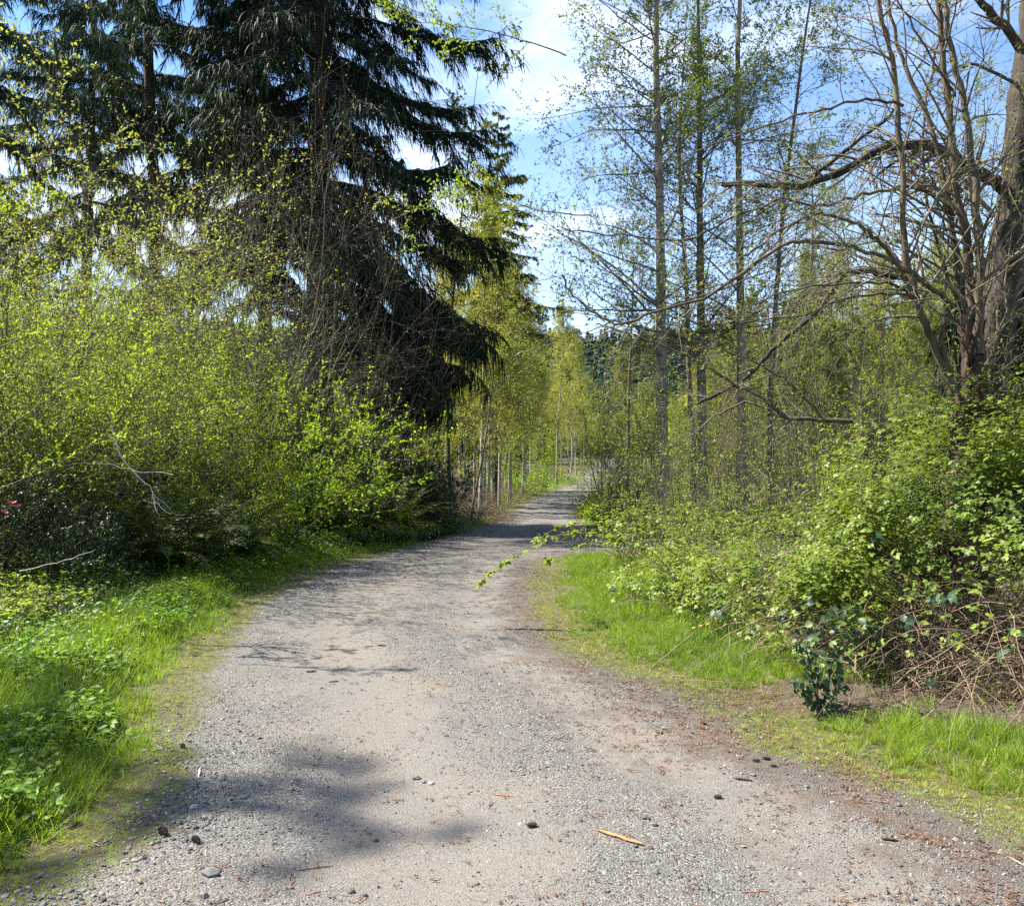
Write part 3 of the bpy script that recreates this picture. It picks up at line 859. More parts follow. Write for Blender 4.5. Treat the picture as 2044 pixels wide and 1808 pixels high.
def broadleaf(name, label, cat, H, r0, lean=(0, 0), t0=.25, n1=34, n2=7, n3=5, l1=.26, leaf=.03, per=6, mat='alder_leaf', bark='alder_bark', twig='twig', wander=.03, up1=.05, seed=1, ang=62, stems=1, spread=.0, l2=.42, power=.8, sides=9):
    global RN
    RN = np.random.default_rng(seed)
    root = thing(name, label, cat)
    a = RN.uniform(0, 2 * PI, stems)
    p0 = np.stack([np.cos(a) * spread * .4, np.sin(a) * spread * .4, np.full(stems, -.25)], 1) * (stems > 1) + np.array([0, 0, -.25 if stems == 1 else 0])
    d0 = np.stack([np.cos(a) * spread + lean[0], np.sin(a) * spread + lean[1], np.ones(stems)], 1)
    tp = grow(p0, d0, H * RN.uniform(.8, 1.05, stems), 14, wander, .06)
    tr = np.maximum(r0 * RN.uniform(.8, 1.1, stems)[:, None] * (np.linspace(1, .06, 15) ** .85)[None], .004)
    tr[:, 0] *= 1.2
    if stems == 1:
        g = Geo(); tubes(g, tp, tr, sides); link('trunk', g.mesh('trunk', M[bark], True), root)
    else:
        for k in range(stems):
            g = Geo(); tubes(g, tp[k:k + 1], tr[k:k + 1], 6); link('stem', g.mesh('stem', M[bark], True), root)
    gb = Geo()
    lf = lambda t: H * l1 * (1.12 - .85 * t)
    b1, r1 = sprout(tp, tr, n1 // stems, t0, .98, ang, lf, 8, .09, up1, .12, .30, power)
    tubes(gb, b1, r1, 5)
    b2, r2 = sprout(b1, r1, n2, .15, .98, 50, l2, 6, .12, .03, .25, .5)
    tubes(gb, b2, r2, 3)
    b3, r3 = sprout(b2, r2, n3, .12, 1, 48, .45, 3, .14, .03, .4, .6)
    tubes(gb, b3, r3, 3)
    link('branchwork', gb.mesh('branchwork', M[twig]), root)
    gl = Geo()
    twig_leaves(gl, b3, r3, per, leaf)
    twig_leaves(gl, b2, r2, per, leaf)
    link('foliage', gl.mesh('foliage', M[mat]), root)
    return root

def shrub(name, label, h, spread, nstem, n2, n3, leaf, per, mat, twig='brown_twig', seed=1, arch=-.02, lean=.55, cat='shrub', base=.25, stem_r=.012, asp=.5, l2=.38, t0=.12):
    global RN
    RN = np.random.default_rng(seed)
    root = thing(name, label, cat)
    a = RN.uniform(0, 2 * PI, nstem); rr = base * np.sqrt(RN.random(nstem))
    p0 = np.stack([np.cos(a) * rr, np.sin(a) * rr, np.full(nstem, -.1)], 1)
    a2 = a + RN.normal(0, .5, nstem); k = lean * RN.uniform(.1, 1.2, nstem)
    d0 = np.stack([np.cos(a2) * k * spread, np.sin(a2) * k * spread, np.ones(nstem)], 1)
    s = grow(p0, d0, h * RN.uniform(.65, 1.15, nstem), 9, .06, arch)
    sr = (stem_r * RN.uniform(.6, 1.1, nstem))[:, None] * np.linspace(1, .18, 10)[None]
    gb = Geo(); tubes(gb, s, sr, 5)
    b2, r2 = sprout(s, sr, n2, t0, 1, 45, l2, 6, .1, .03, .25, .55)
    tubes(gb, b2, r2, 3)
    b3, r3 = sprout(b2, r2, n3, .1, 1, 45, .42, 3, .12, .03, .4, .6)
    tubes(gb, b3, r3, 3)
    link('branchwork', gb.mesh('branchwork', M[twig]), root)
    gl = Geo()
    twig_leaves(gl, b3, r3, per, leaf, asp)
    twig_leaves(gl, b2, r2, per, leaf, asp)
    link('foliage', gl.mesh('foliage', M[mat]), root)
    return root

def put(root, dx, Y, rz=0, sc=1, z=None, tilt=(0, 0)):
    x, yy, zz = G(dx, Y)
    root.location = (x, yy, zz if z is None else z); root.rotation_euler = (tilt[0], tilt[1], rz)
    root.scale = (sc, sc, sc)
    return root

def puts(root, dx, Y, rz=0, sc=1, label=None, group=None, tilt=(0, 0)):
    x, yy, zz = G(dx, Y)
    return dup(root, (x, yy, zz), rz, sc, label, group, tilt)

# ------------------------------------------------------------------ far hill with its wood
def cone_tree(mat, n=170):
    g = Geo()
    h = RN.random(n) ** 1.2; a = RN.uniform(0, 2 * PI, n); rad = (1 - h) * .22 + .01
    p = np.stack([np.cos(a) * rad * .2, np.sin(a) * rad * .2, .08 + h * .9], 1)
    d = np.stack([np.cos(a), np.sin(a), -.45 * np.ones(n)], 1)
    leaves(g, p, d, np.array([0, 0, 1.]) + RN.normal(0, .2, (n, 3)), rad * 1.15 + .015, .09, .1)
    return g.mesh('cone_tree', mat)
def round_tree(mat, n=150):
    g = Geo()
    u = nrm(RN.normal(size=(n, 3))) * (RN.random((n, 1)) ** .4)
    p = u * np.array([.30, .30, .42]) + np.array([0, 0, .52])
    leaves(g, p, RN.normal(size=(n, 3)), RN.normal(size=(n, 3)), .14, .10, .2)
    return g.mesh('round_tree', mat)
far_c = [src('c', cone_tree(M['far_needle'])) for _ in range(4)]
far_r = [src('c', round_tree(M['willow_leaf'])) for _ in range(3)]
def far_keep(y0, y1, n, srcs, name, label, s0, s1, patch, pw=1.0):
    y = y0 + (y1 - y0) * RN.random(n) ** pw
    x = RN.uniform(-.62, .62, n) * y
    k = RN.random(n) < patch(x, y)
    x, y = x[k], y[k]
    return scatter(name, drop(x, y, -.5), srcs, RN.uniform(s0, s1, len(x)), .03, label, 'trees', zs=RN.uniform(.9, 1.2, len(x)))
far_keep(330, 900, 17000, far_c, 'hillside_conifers', 'dark conifer wood covering the distant hill', 15, 27, lambda x, y: .25 + .75 * sstep(.35, .5, fbm(x, y, 90, 91)))
far_keep(290, 640, 3500, far_r, 'hillside_broadleaves', 'pale leafing trees at the foot of the distant hill', 9, 15, lambda x, y: .25 + .75 * sstep(.55, .45, fbm(x, y, 90, 91)))
far_keep(110, 300, 650, far_r, 'valley_trees', 'yellow green leafing wood in the valley beyond the road', 8, 12, lambda x, y: (np.abs(x - np.interp(y, LY, LX) - 1.5) > 9) * 1.0)

# ------------------------------------------------------------------ conifers on the left
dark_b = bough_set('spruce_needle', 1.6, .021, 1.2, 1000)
light_b = bough_set('spruce_light', 2.2, .021, 1.0, 1100)
yel_b = bough_set('fir_yellow', .6, .045, .9, 1200, .6)
curt = bough_mesh(4.3, 'spruce_needle', 3.6, .024, 2.4, 1300, 1.25)
dark_b.append((4.3, *curt))
ex = [(5.6, 4.6, -.15, .02, 6), (5.2, 4.3, .25, .12, 6), (4.8, 4.5, -.5, .10, 6), (4.2, 3.9, -.05, .22, 6), (3.4, 3.0, -.6, .2, 3), (6.2, 4.3, .5, .05, 6), (3.0, 2.8, .4, .25, 3)]
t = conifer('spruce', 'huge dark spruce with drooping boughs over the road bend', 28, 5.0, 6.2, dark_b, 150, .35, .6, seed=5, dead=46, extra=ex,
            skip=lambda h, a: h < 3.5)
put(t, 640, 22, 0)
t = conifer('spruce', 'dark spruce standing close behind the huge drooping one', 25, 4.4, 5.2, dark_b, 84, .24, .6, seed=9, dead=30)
put(t, 530, 27, .4)
t = conifer('spruce', 'spruce with a long bare straight trunk left of the dark group', 26, 4.2, 7.4, light_b, 60, .21, .6, seed=14, dead=22)
put(t, 306, 26, 2.0)
u = puts(t, 170, 30, 4.1, .98, 'blue green spruce, second from the left edge, with trailing twigs')
u = puts(t, -70, 24, 5.2, .92, 'blue green spruce whose boughs enter at the left edge')
t = conifer('fir', 'yellow green conifer rising in sunlight behind the dark spruce', 19.5, 3.2, 9.0, yel_b, 60, .18, .9, seed=21, dead=0)
put(t, 990, 44, 0)
# a spruce beside the camera whose boughs shade the near gravel
t = conifer('spruce', 'spruce just left of the view whose boughs shade the near gravel', 13.2, 2.5, 8.0, bough_set('spruce_needle', .9, .022, .5, 1400), 22, .16, .7, seed=33, dead=0)
t.location = (-12.35, 7.5, hz(-12.35, 7.5))


ANCH_R = [(1215, 'beside the far road'), (1290, 'just right of the far road'), (1350, 'behind the mossy alder nearest the road'), (1430, 'behind the clump of three alders'), (1510, 'between the alder clump and the thin dark alder'), (1580, 'behind the thin dark alder'), (1660, 'behind the crooked fallen limb'), (1730, 'left of the coppice shoots'), (1800, 'behind the leftmost coppice shoot'), (1870, 'behind the middle coppice shoots'), (1940, 'behind the dark stump'), (2010, 'behind the old trunk'), (9999, 'at the right edge of the thicket')]
ANCH_L = [(0, 'at the left edge'), (90, 'near the left edge'), (160, 'under the second spruce'), (230, 'between the two leftmost bare trunks'), (310, 'at the foot of the bare straight trunk'), (390, 'just right of the bare straight trunk'), (470, 'under the leafy wands of the upright sapling'), (540, 'left of the huge spruce'), (610, 'at the foot of the huge spruce'), (680, 'just right of the huge spruce trunk'), (760, 'under the drooping boughs'), (840, 'left of the holly like bush'), (910, 'behind the holly like bush'), (970, 'by the front birches'), (1030, 'in the middle of the birch grove'), (1100, 'at the far end of the birch grove'), (9999, 'at the far end of the road')]
def where(dx, A): return next(t for lim, t in A if dx <= lim)
def row(Yd, lims, names): return names[sum(Yd > l for l in lims)]

# ------------------------------------------------------------------ birch grove beyond the spruce, left of the road
birch = broadleaf('birch', 'white trunked birch nearest the road at the front of the grove', 'tree', 14, .10, (.02, .02), .2, 60, 10, 7, .24, .058, 8, 'birch_leaf', 'birch_bark', 'twig', .025, .12, 41, 48)
birch2 = broadleaf('birch', 'slender leaning birch beside the white trunked one', 'tree', 13, .065, (.05, .0), .18, 54, 10, 7, .24, .058, 8, 'birch_leaf', 'birch_bark', 'twig', .035, .12, 43, 48)
put(birch, 958, 37, 0); put(birch2, 985, 38.5, 1)
gl_ = 'slender leafing birches of the grove left of the road'
k = 0
rr = random.Random(4)
for dx, Yd, s in ((945, 41, .95), (1000, 43, .9), (1022, 41, .85), (1040, 47, .95), (1068, 46, .8), (1078, 54, .95), (1100, 57, .85), (1110, 66, .95), (1135, 74, .95), (1150, 88, 1.0), (975, 52, 1.0), (920, 47, .95), (1120, 100, 1.1), (890, 55, .95), (1165, 115, 1.1), (965, 45, .8), (1010, 50, .85), (1050, 52, .8), (1085, 60, .8), (1060, 64, .9), (1120, 80, .9), (1000, 60, .9), (930, 36, .7), (1140, 95, 1.0), (1160, 130, 1.1)):
    dup(birch if k % 2 else birch2, (G(dx, Yd)), rr.uniform(0, 6), s, ('slim birch ', 'slimmer leaning birch ')[k % 2 == 0] + where(dx, ANCH_L) + row(Yd, (42, 50, 62, 90), (', in the front row', ', in the second row', ', in the third row', ', far back', ', farthest of all')), gl_)
    k += 1
gr_ = 'birches at the back of the right thicket'
for i, (dx, Yd, s) in enumerate([(1500, 44, .75), (1560, 38, .7), (1600, 48, .95), (1640, 41, .85), (1690, 50, 1.0), (1730, 44, .9), (1770, 38, .8), (1800, 52, 1.05), (1850, 42, .9), (1890, 48, 1.0), (1930, 40, .85), (1970, 50, 1.05), (2010, 44, .95), (2050, 38, .85), (1450, 55, .8), (1400, 70, .9), (1250, 75, .75), (1290, 90, .85)]):
    puts((birch, birch2)[i % 2], dx, Yd, rr.uniform(0, 6), s, ('pale stemmed birch ', 'slim pale birch ')[i % 2] + where(dx, ANCH_R) + row(Yd, (39.5, 45, 51, 60), (', nearest', ', middle depth', ', behind the willows', ', rear', ', farthest back')), gr_)
sapling = broadleaf('maple_sapling', 'slim sapling with sparse yellow leaves against the dark spruce edge', 'sapling', 12.5, .05, (-.02, -.04), .15, 34, 7, 5, .24, .05, 8, 'birch_leaf', 'twig', 'brown_twig', .04, .04, 47, 66)
put(sapling, 925, 24, .6)
puts(sapling, 958, 30, 2.4, .9, 'slim sapling with yellow leaves behind the spruce, nearer the birches')

# ------------------------------------------------------------------ alders on the right
ald = broadleaf('alder', 'straight mossy alder trunk nearest the road on the right', 'tree', 17, .118, (.0, .0), .24, 62, 9, 7, .20, .045, 8, 'alder_leaf', 'alder_bark', 'twig', .016, -.012, 51, 62, power=.9)
put(ald, 1325, 17.5, 0, 1)
ald2 = broadleaf('alder', 'tall pale alder in the middle of the clump of three', 'tree', 17, .135, (-.02, .0), .28, 50, 9, 7, .2, .045, 8, 'alder_leaf', 'alder_bark', 'twig', .024, -.01, 53, 60, power=.9)
put(ald2, 1478, 19, 1.0)
puts(ald, 1408, 20.5, 2.2, 1.0, 'alder leaning right, left one of the clump of three', tilt=(0, R(2.6)))
u = broadleaf('alder', 'thin dark alder right of the clump of three', 'tree', 15, .08, (.02, 0), .25, 44, 9, 6, .2, .045, 7, 'alder_leaf', 'dark_bark', 'brown_twig', .03, -.005, 55, 58, power=.9)
put(u, 1540, 20, 0)
for dx, Yd, s, lb, src_ in ((1385, 24, .85, 'pale alder just left of and behind the clump of three', ald2), (1640, 26, .85, 'thin alder pole behind the blackberry, left of the old tree', u), (1740, 30, .85, 'far thin alder pole seen through the coppice shoots', u),
                            (1840, 25, .8, 'thin alder pole directly behind the coppice stump', u), (1250, 31, .62, 'small alder by the road beyond the side drive', ald2)):
    puts(src_, dx, Yd, rr.uniform(0, 6), s, lb)
# thicket of young trees behind the side drive
th = broadleaf('young_willow', 'many stemmed young willow in the thicket beyond the side drive', 'young tree', 7.5, .035, (0, 0), .12, 50, 7, 6, .20, .050, 7, 'willow_leaf', 'dark_bark', 'brown_twig', .05, .08, 61, 42, stems=5, spread=.16)
th2 = broadleaf('young_willow', 'greener young willow in the thicket beyond the side drive', 'young tree', 6.5, .03, (0, 0), .1, 50, 7, 6, .20, .050, 7, 'alder_leaf', 'dark_bark', 'brown_twig', .05, .08, 63, 42, stems=5, spread=.2)
put(th, 1590, 25, 0); put(th2, 1700, 23, 0)
gt = 'young willows of the thicket right of the road'
spots = [(1200, 50, 1.0), (1230, 38, .55), (1265, 44, .8), (1300, 36, .65), (1350, 33, .7), (1395, 38, .85), (1440, 32, .75), (1490, 36, .95), (1530, 30, .8), (1570, 40, 1.2), (1620, 35, 1.1), (1660, 29, .9), (1690, 42, 1.35),
         (1740, 34, 1.1), (1780, 27, .85), (1820, 38, 1.3), (1860, 31, 1.1), (1910, 36, 1.25), (1950, 28, .95), (1990, 40, 1.35), (2030, 32, 1.1), (2090, 27, 1.0), (1480, 52, 1.25), (1330, 55, 1.1), (1390, 62, 1.2), (1560, 58, 1.5), (1650, 55, 1.5), (1760, 52, 1.5), (1880, 50, 1.5), (2000, 55, 1.6), (1510, 27, .8), (1560, 33, 1.0), (1600, 29, .9), (1710, 31, 1.1), (1770, 29, 1.0), (1810, 33, 1.2), (1890, 27, .95), (1930, 32, 1.15), (1460, 28, .6), (1340, 29, .5), (1290, 70, 1.2), (1240, 85, 1.15), (1215, 110, 1.3), (2120, 45, 1.5)]
for i, (dx, Yd, s) in enumerate(spots):
    sr_, lb = ((th, 'olive yellow young willow in the thicket right of the road'), (th2, 'greener young willow among the thicket right of the road'))[i % 2]
    puts(sr_, dx, Yd, rr.uniform(0, 6), s * (.95 if dx < 1440 else 1.15), ('olive yellow young willow ', 'greener young willow ')[i % 2] + where(dx, ANCH_R) + row(Yd, (30, 36, 44, 56), (', foremost row', ', second row', ', middle row', ', back row', ', farthest back')), gt)
# left background behind the spruces
for i, (dx, Yd, s) in enumerate([(-90, 21, 1.0), (-30, 23, 1.05), (40, 22, .95), (110, 24, .95), (180, 23, .75), (250, 25, .75), (360, 24, .7), (-80, 36, 1.1), (30, 40, 1.1), (120, 36, .95), (210, 42, 1.0), (290, 37, .85), (380, 42, .95), (450, 36, .85), (540, 44, 1.0), (620, 38, .85), (700, 42, .9), (760, 34, .75), (820, 40, .95), (870, 46, 1.1), (930, 60, 1.2), (1000, 75, 1.2), (900, 38, .6), (940, 42, .7), (990, 48, .75), (1030, 55, .8), (1070, 70, .95), (1110, 90, 1.1), (1140, 110, 1.1), (850, 36, .7), (1170, 140, 1.2), (1195, 160, 1.2), (790, 30, .55), (850, 33, .6)]):
    puts((th, th2)[i % 2], dx, Yd, rr.uniform(0, 6), s, ('olive yellow bushy tree ', 'greener bushy tree ')[i % 2] + where(dx, ANCH_L) + row(Yd, (35, 40, 50, 80), (', nearest row', ', middle row', ', back row', ', far off', ', farthest off')), 'bushy trees behind the spruces')

# ------------------------------------------------------------------ shrubs on the left bank
A1 = shrub('shrub', 'dense yellow green shrub', 2.9, 1.0, 22, 12, 6, .036, 8, 'shrub_leaf', seed=71, arch=-.045, lean=.8, base=.5)
A2 = shrub('shrub', 'loose olive shrub', 3.4, 1.0, 18, 12, 7, .034, 8, 'willow_leaf', 'twig', seed=72, arch=-.03, lean=.7, base=.5)
A3 = shrub('shrub', 'bright green leafy shrub', 1.9, 1.0, 20, 10, 5, .048, 7, 'bright_leaf', 'green_cane', seed=73, arch=-.05, lean=.9, base=.5, asp=.42)
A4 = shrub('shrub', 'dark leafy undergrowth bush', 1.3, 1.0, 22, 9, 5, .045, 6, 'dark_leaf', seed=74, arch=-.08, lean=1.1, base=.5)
A5 = shrub('shrub', 'bare grey twiggy shrub with few leaves', 4.6, 1.0, 16, 13, 8, .03, 1, 'willow_leaf', 'twig', seed=75, arch=-.02, lean=.55, base=.5, stem_r=.017)
A6 = shrub('shrub', 'tall sapling like shrub', 3.6, 1.0, 7, 16, 3, .045, 6, 'shrub_leaf', 'green_cane', seed=76, arch=.0, lean=.28, base=.2, l2=.2)
used = {}
def S(a, dx, Yd, s, label, group=None, tilt=(0, 0)):
    if id(a) not in used:
        used[id(a)] = 1
        put(a, dx, Yd, rr.uniform(0, 6), s, tilt=tilt); a['label'] = label
        if group: a['group'] = group
        return a
    return puts(a, dx, Yd, rr.uniform(0, 6), s, label, group, tilt)
S(A1, 30, 10.5, 1.0, 'yellow green shrub at the left edge above the fallen canes')
S(A1, 190, 12, 1.0, 'yellow green shrub below the second spruce from the left')
S(A1, 330, 13.5, .9, 'yellow green shrub in front of the bare straight spruce trunk')
S(A3, 470, 13.3, 1.25, 'bright green shrub glowing at the middle of the left bank')
S(A3, 590, 15.2, 1.25, 'bright green shrub at the foot of the huge spruce')
S(A3, 405, 12.4, .95, 'small bright green shrub under the upright sapling')
S(A6, 450, 12.6, .82, 'upright sapling with leafy wands in front of the dark spruce')
S(A5, 560, 18, 1.35, 'bare grey twiggy shrub covering the huge spruce trunk')
S(A5, 700, 19.5, 1.25, 'bare grey twiggy shrub right of the huge spruce trunk')
S(A5, 470, 19, 1.3, 'bare grey twiggy shrub left of the huge spruce trunk')
S(A5, 380, 17, 1.05, 'bare twiggy shrub between the straight spruce trunk and the sapling')
for i, (a, dx, Yd, s) in enumerate([(A2, -30, 12, 1.4), (A1, 60, 15, 1.3), (A2, 110, 14, 1.3), (A2, 230, 16, 1.0), (A1, 300, 18, 1.0), (A2, 400, 19, .95), (A1, -120, 16, .8), (A2, 20, 18.5, 1.5), (A1, 160, 20, 1.1), (A2, 480, 22, .9), (A1, 560, 21, .6), (A2, 120, 10.6, .85), (A2, 260, 11.8, .8)]):
    S(a, dx, Yd, s, ('yellow green bank shrub ' if a is A1 else 'loose olive bank shrub ') + where(dx, ANCH_L) + row(Yd, (12.5, 15.5, 19), (', lowest row', ', second row', ', upper row', ', behind all others')), 'shrubs filling the left bank')
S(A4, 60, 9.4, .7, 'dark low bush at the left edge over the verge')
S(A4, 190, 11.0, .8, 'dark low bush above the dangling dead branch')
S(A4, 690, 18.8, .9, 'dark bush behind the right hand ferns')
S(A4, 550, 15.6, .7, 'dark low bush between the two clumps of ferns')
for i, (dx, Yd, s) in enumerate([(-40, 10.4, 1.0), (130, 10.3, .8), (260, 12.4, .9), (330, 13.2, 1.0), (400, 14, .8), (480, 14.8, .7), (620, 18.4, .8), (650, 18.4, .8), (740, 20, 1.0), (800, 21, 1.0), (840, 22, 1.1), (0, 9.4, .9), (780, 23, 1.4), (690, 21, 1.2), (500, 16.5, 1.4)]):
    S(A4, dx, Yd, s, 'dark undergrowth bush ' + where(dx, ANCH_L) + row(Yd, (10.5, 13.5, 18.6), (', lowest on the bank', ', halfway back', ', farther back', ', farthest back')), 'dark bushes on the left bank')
B1 = shrub('shrub', 'small dark holly like bush standing at the road bend', 1.7, .7, 12, 12, 6, .045, 8, 'ivy_leaf', 'dark_bark', seed=78, arch=.0, lean=.4, base=.2, asp=.5, l2=.25)
put(B1, 872, 19.5, 0, 1.0)
# brown brush by the birches
B2 = shrub('brush', 'tangle of dry tan brush below the white birches', 1.3, 1.2, 40, 9, 5, .03, 1, 'dry_grass', 'cane', seed=79, arch=-.10, lean=1.2, base=.8, cat='brush', stem_r=.006)
put(B2, 950, 27, 0, 1.0)
for i, (dx, Yd, s) in enumerate([(905, 24, .8), (990, 31, .9), (1015, 34, .9), (1045, 40, 1.0), (1075, 47, 1.0), (880, 28, 1.1), (930, 32, 1.2)]):
    puts(B2, dx, Yd, rr.uniform(0, 6), s, 'dry tan brush edging the far road under the birches', 'dry brush along the far road')
S(A3, 1085, 50, 1.5, 'small dark green bush beside the far road')
S(A3, 1100, 56, 1.6, 'larger green bush beside the far road by the last birches')

# ------------------------------------------------------------------ ferns
def frond_mesh(L_=.8, arch=.5, seed=0):
    global RN
    RN = np.random.default_rng(seed)
    g = Geo()
    n = 12
    a = np.linspace(R(70), R(70 - 95 * arch), n + 1)
    x = np.concatenate([[0], np.cumsum(np.cos(a[:-1]))]) * L_ / n; z = np.concatenate([[0], np.cumsum(np.sin(a[:-1]))]) * L_ / n
    pts = np.stack([x, np.zeros(n + 1), z], 1)[None]
    tubes(g, pts, (np.linspace(.004, .001, n + 1))[None], 3)
    m = 26
    t = np.linspace(.08, .99, m)
    p, tg, _ = along(pts, np.zeros((1, n + 1)), np.zeros(m, int), t)
    ln = .095 * np.sin(np.clip(t * 1.05, 0, 1) * PI) ** .55 * (L_ / .8) + .008
    for sg in (-1, 1):
        d = np.stack([np.full(m, .18), np.full(m, sg * 1.0), RN.uniform(-.25, .05, m)], 1) + tg * .2
        nr = np.cross(tg, np.array([0, 1., 0])) * -1
        leaves(g, p, d, nr, ln, .020, .1)
    return g.mesh('frond', M['fern'])
fronds = [frond_mesh(.75, .75, 1), frond_mesh(.9, .9, 2), frond_mesh(.65, 1.0, 3), frond_mesh(.8, .6, 4)]
def fern(label, dx, Yd, s, nf=22, dz=0.0):
    x, y, z = G(dx, Yd)
    r = thing('fern', label, 'fern', (x, y, z + dz), 0, None)
    for i in range(nf):
        o = link('frond', fronds[i % 4], r)
        o.rotation_euler = (rr.uniform(-.2, .2), rr.uniform(-.35, .45), i * 2.399 + rr.uniform(-.3, .3))
        k = s * rr.uniform(.8, 1.15); o.scale = (k, k, k)
fern('arching sword fern on the shady bank left of the grass corner', 415, 10.95, 1.7, 28, .12)
fern('sword fern hanging over the grass below the bright shrub', 480, 12.1, 1.5, 26, .1)
fern('broad sword fern in deep shade left of the grass corner', 310, 10.7, 1.7, 28, .15)
fern('golden sided sword fern at the middle of the bank foot', 650, 15.3, 1.7, 28, .1)
fern('sword fern with long flat fronds right of the golden one', 730, 16.5, 1.9, 30, .15)
fern('rightmost sword fern beside the small dark bush', 800, 17.7, 1.6, 26, .1)
fern('small sword fern half hidden under the left edge bushes', 215, 10.3, 1.2, 24, .15)

# ------------------------------------------------------------------ undergrowth carpet on the left bank
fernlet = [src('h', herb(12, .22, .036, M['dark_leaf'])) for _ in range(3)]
lit_under = [src('h', herb(12, .25, .034, M['shrub_leaf'])) for _ in range(3)]
n = 14000
y = 6 + 16 * RN.random(n) ** 1.1; x = np.interp(y, BY, BX) - RN.uniform(-.5, 4.2, n)
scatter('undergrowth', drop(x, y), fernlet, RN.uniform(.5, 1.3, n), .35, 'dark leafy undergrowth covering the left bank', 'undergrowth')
n = 8000
y = 6 + 16 * RN.random(n) ** 1.1; x = np.interp(y, BY, BX) - RN.uniform(-.4, 3.2, n)
scatter('leafy_cover', drop(x, y, .05), lit_under, RN.uniform(.6, 1.3, n), .35, 'lighter leafy cover on the left bank', 'undergrowth')
n = 3000
y = 6 + 34 * RN.random(n); x = np.interp(y, BY, BX) - RN.uniform(-.3, 3.0, n)
scatter('dry_stems', drop(x, y), straws, RN.uniform(.8, 2.2, n), .5, 'dry straw and dead stems on the bank', 'dry stems')
n = 9000
x = RN.uniform(1.8, 16, n); y = RN.uniform(19.5, 42, n)
k = x > np.interp(y, RY, RX) + .4
scatter('thicket_floor', drop(x[k], y[k]), lit_under, RN.uniform(1.0, 2.6, k.sum()), .35, 'leafy growth on the ground under the right thicket', 'undergrowth')

# weeds one can count, along the grass corner
for i, (dx, Yd, s) in enumerate([(235, 10.4, 1.0), (262, 10.2, 1.1), (300, 10.5, .9), (335, 10.3, 1.1), (372, 10.6, 1.2), (405, 10.8, 1.0), (430, 10.5, .9), (455, 11.2, .9), (215, 10.0, 1.0), (285, 9.8, .8), (120, 8.6, 1.0), (150, 8.9, .9), (60, 8.0, .9), (190, 9.2, 1.1), (245, 9.4, .8), (500, 12.4, .8), (180, 8.4, .7), (350, 9.9, .7)]):
    x, y, z = G(dx, Yd)
    o = link('weed_plant', weeds_m[i % 3]); o.location = (x, y, z); o.rotation_euler = (rr.uniform(-.15, .15), rr.uniform(-.15, .15), rr.uniform(0, 6)); o.scale = (s, s, s)
    tag(o, 'upright bright green weed at the back of the left verge', 'weed', 'upright weeds along the left bank foot')
# one dark rush tuft in the left grass
o = link('rush_tuft', blade_tuft(70, .46, .007, .55, M['grass_dark'], .10, 3, 'rush_tuft'))
o.location = G(215, 7.9); tag(o, 'dark rush tuft standing in the bright left grass', 'grass tuft')

# ------------------------------------------------------------------ old tree, stump and coppice stems on the right
def limb(name, pl, r0, r1, mat, parent=None, k=7, sub=5, jit=.012, seed=1, offset=None):
    """pl: (dx, dy, Y) points, smoothed"""
    global RN
    q = np.array([P(*p) for p in pl]); n = len(q)
    t = np.linspace(0, n - 1, (n - 1) * sub + 1)
    i = np.clip(t.astype(int), 0, n - 2); f = (t - i)[:, None]
    pm = q[np.maximum(i - 1, 0)]; p0 = q[i]; p1 = q[i + 1]; pn = q[np.minimum(i + 2, n - 1)]
    c = .5 * ((2 * p0) + (p1 - pm) * f + (2 * pm - 5 * p0 + 4 * p1 - pn) * f ** 2 + (3 * p0 - pm - 3 * p1 + pn) * f ** 3)
    c = c + RN.normal(0, jit, c.shape)
    rad = (r0 + (r1 - r0) * np.linspace(0, 1, len(c)) ** .9) * RN.uniform(.93, 1.07, len(c))
    if offset is not None: c = c - np.array(offset)
    return c, rad
RN = np.random.default_rng(101)
base = np.array(G(1985, 8.2))
old = thing('old_tree', 'leaning furrowed old trunk at the right edge with a broken limb', 'tree', tuple(base))
g = Geo()
c, r = limb('', [(1925, 1250, 8.2), (1945, 1000, 8.2), (1965, 800, 8.2), (2008, 520, 8.3), (2034, 330, 8.4), (2048, 170, 8.5), (2066, 0, 8.6), (2076, -260, 8.7), (2066, -600, 8.8)], .19, .095, '', offset=base, jit=.01)
KS = 44
c2 = np.stack([np.interp(np.linspace(0, 1, 150), np.linspace(0, 1, len(c)), c[:, q]) for q in range(3)], 1); r = np.interp(np.linspace(0, 1, 150), np.linspace(0, 1, len(r)), r); c = c2
tubes(g, c[None], r[None], KS)
v = g.v[-1]; nrg = v.shape[0] // KS
ph = np.arange(KS)[None] / KS * 2 * PI + np.zeros((nrg, 1)); hh_ = np.arange(nrg)[:, None] * 1.0 + np.zeros((1, KS))
rid2 = 1 + .20 * (fbm(ph * 3.2 + .35 * vnoise(hh_, ph * 0, 9, 3), hh_ * .045, .8, 5, 3) - .5) + .10 * (vnoise(ph * 6, hh_ * .16, .6, 8) - .5)
vv = v.reshape(nrg, KS, 3); ctr = vv.mean(1, keepdims=True)
vv = ctr + (vv - ctr) * (rid2[:, :, None] + RN.normal(0, .012, (nrg, KS, 1)))
g.v[-1] = vv.reshape(-1, 3)
link('trunk', g.mesh('trunk', M['old_bark'], True), old)
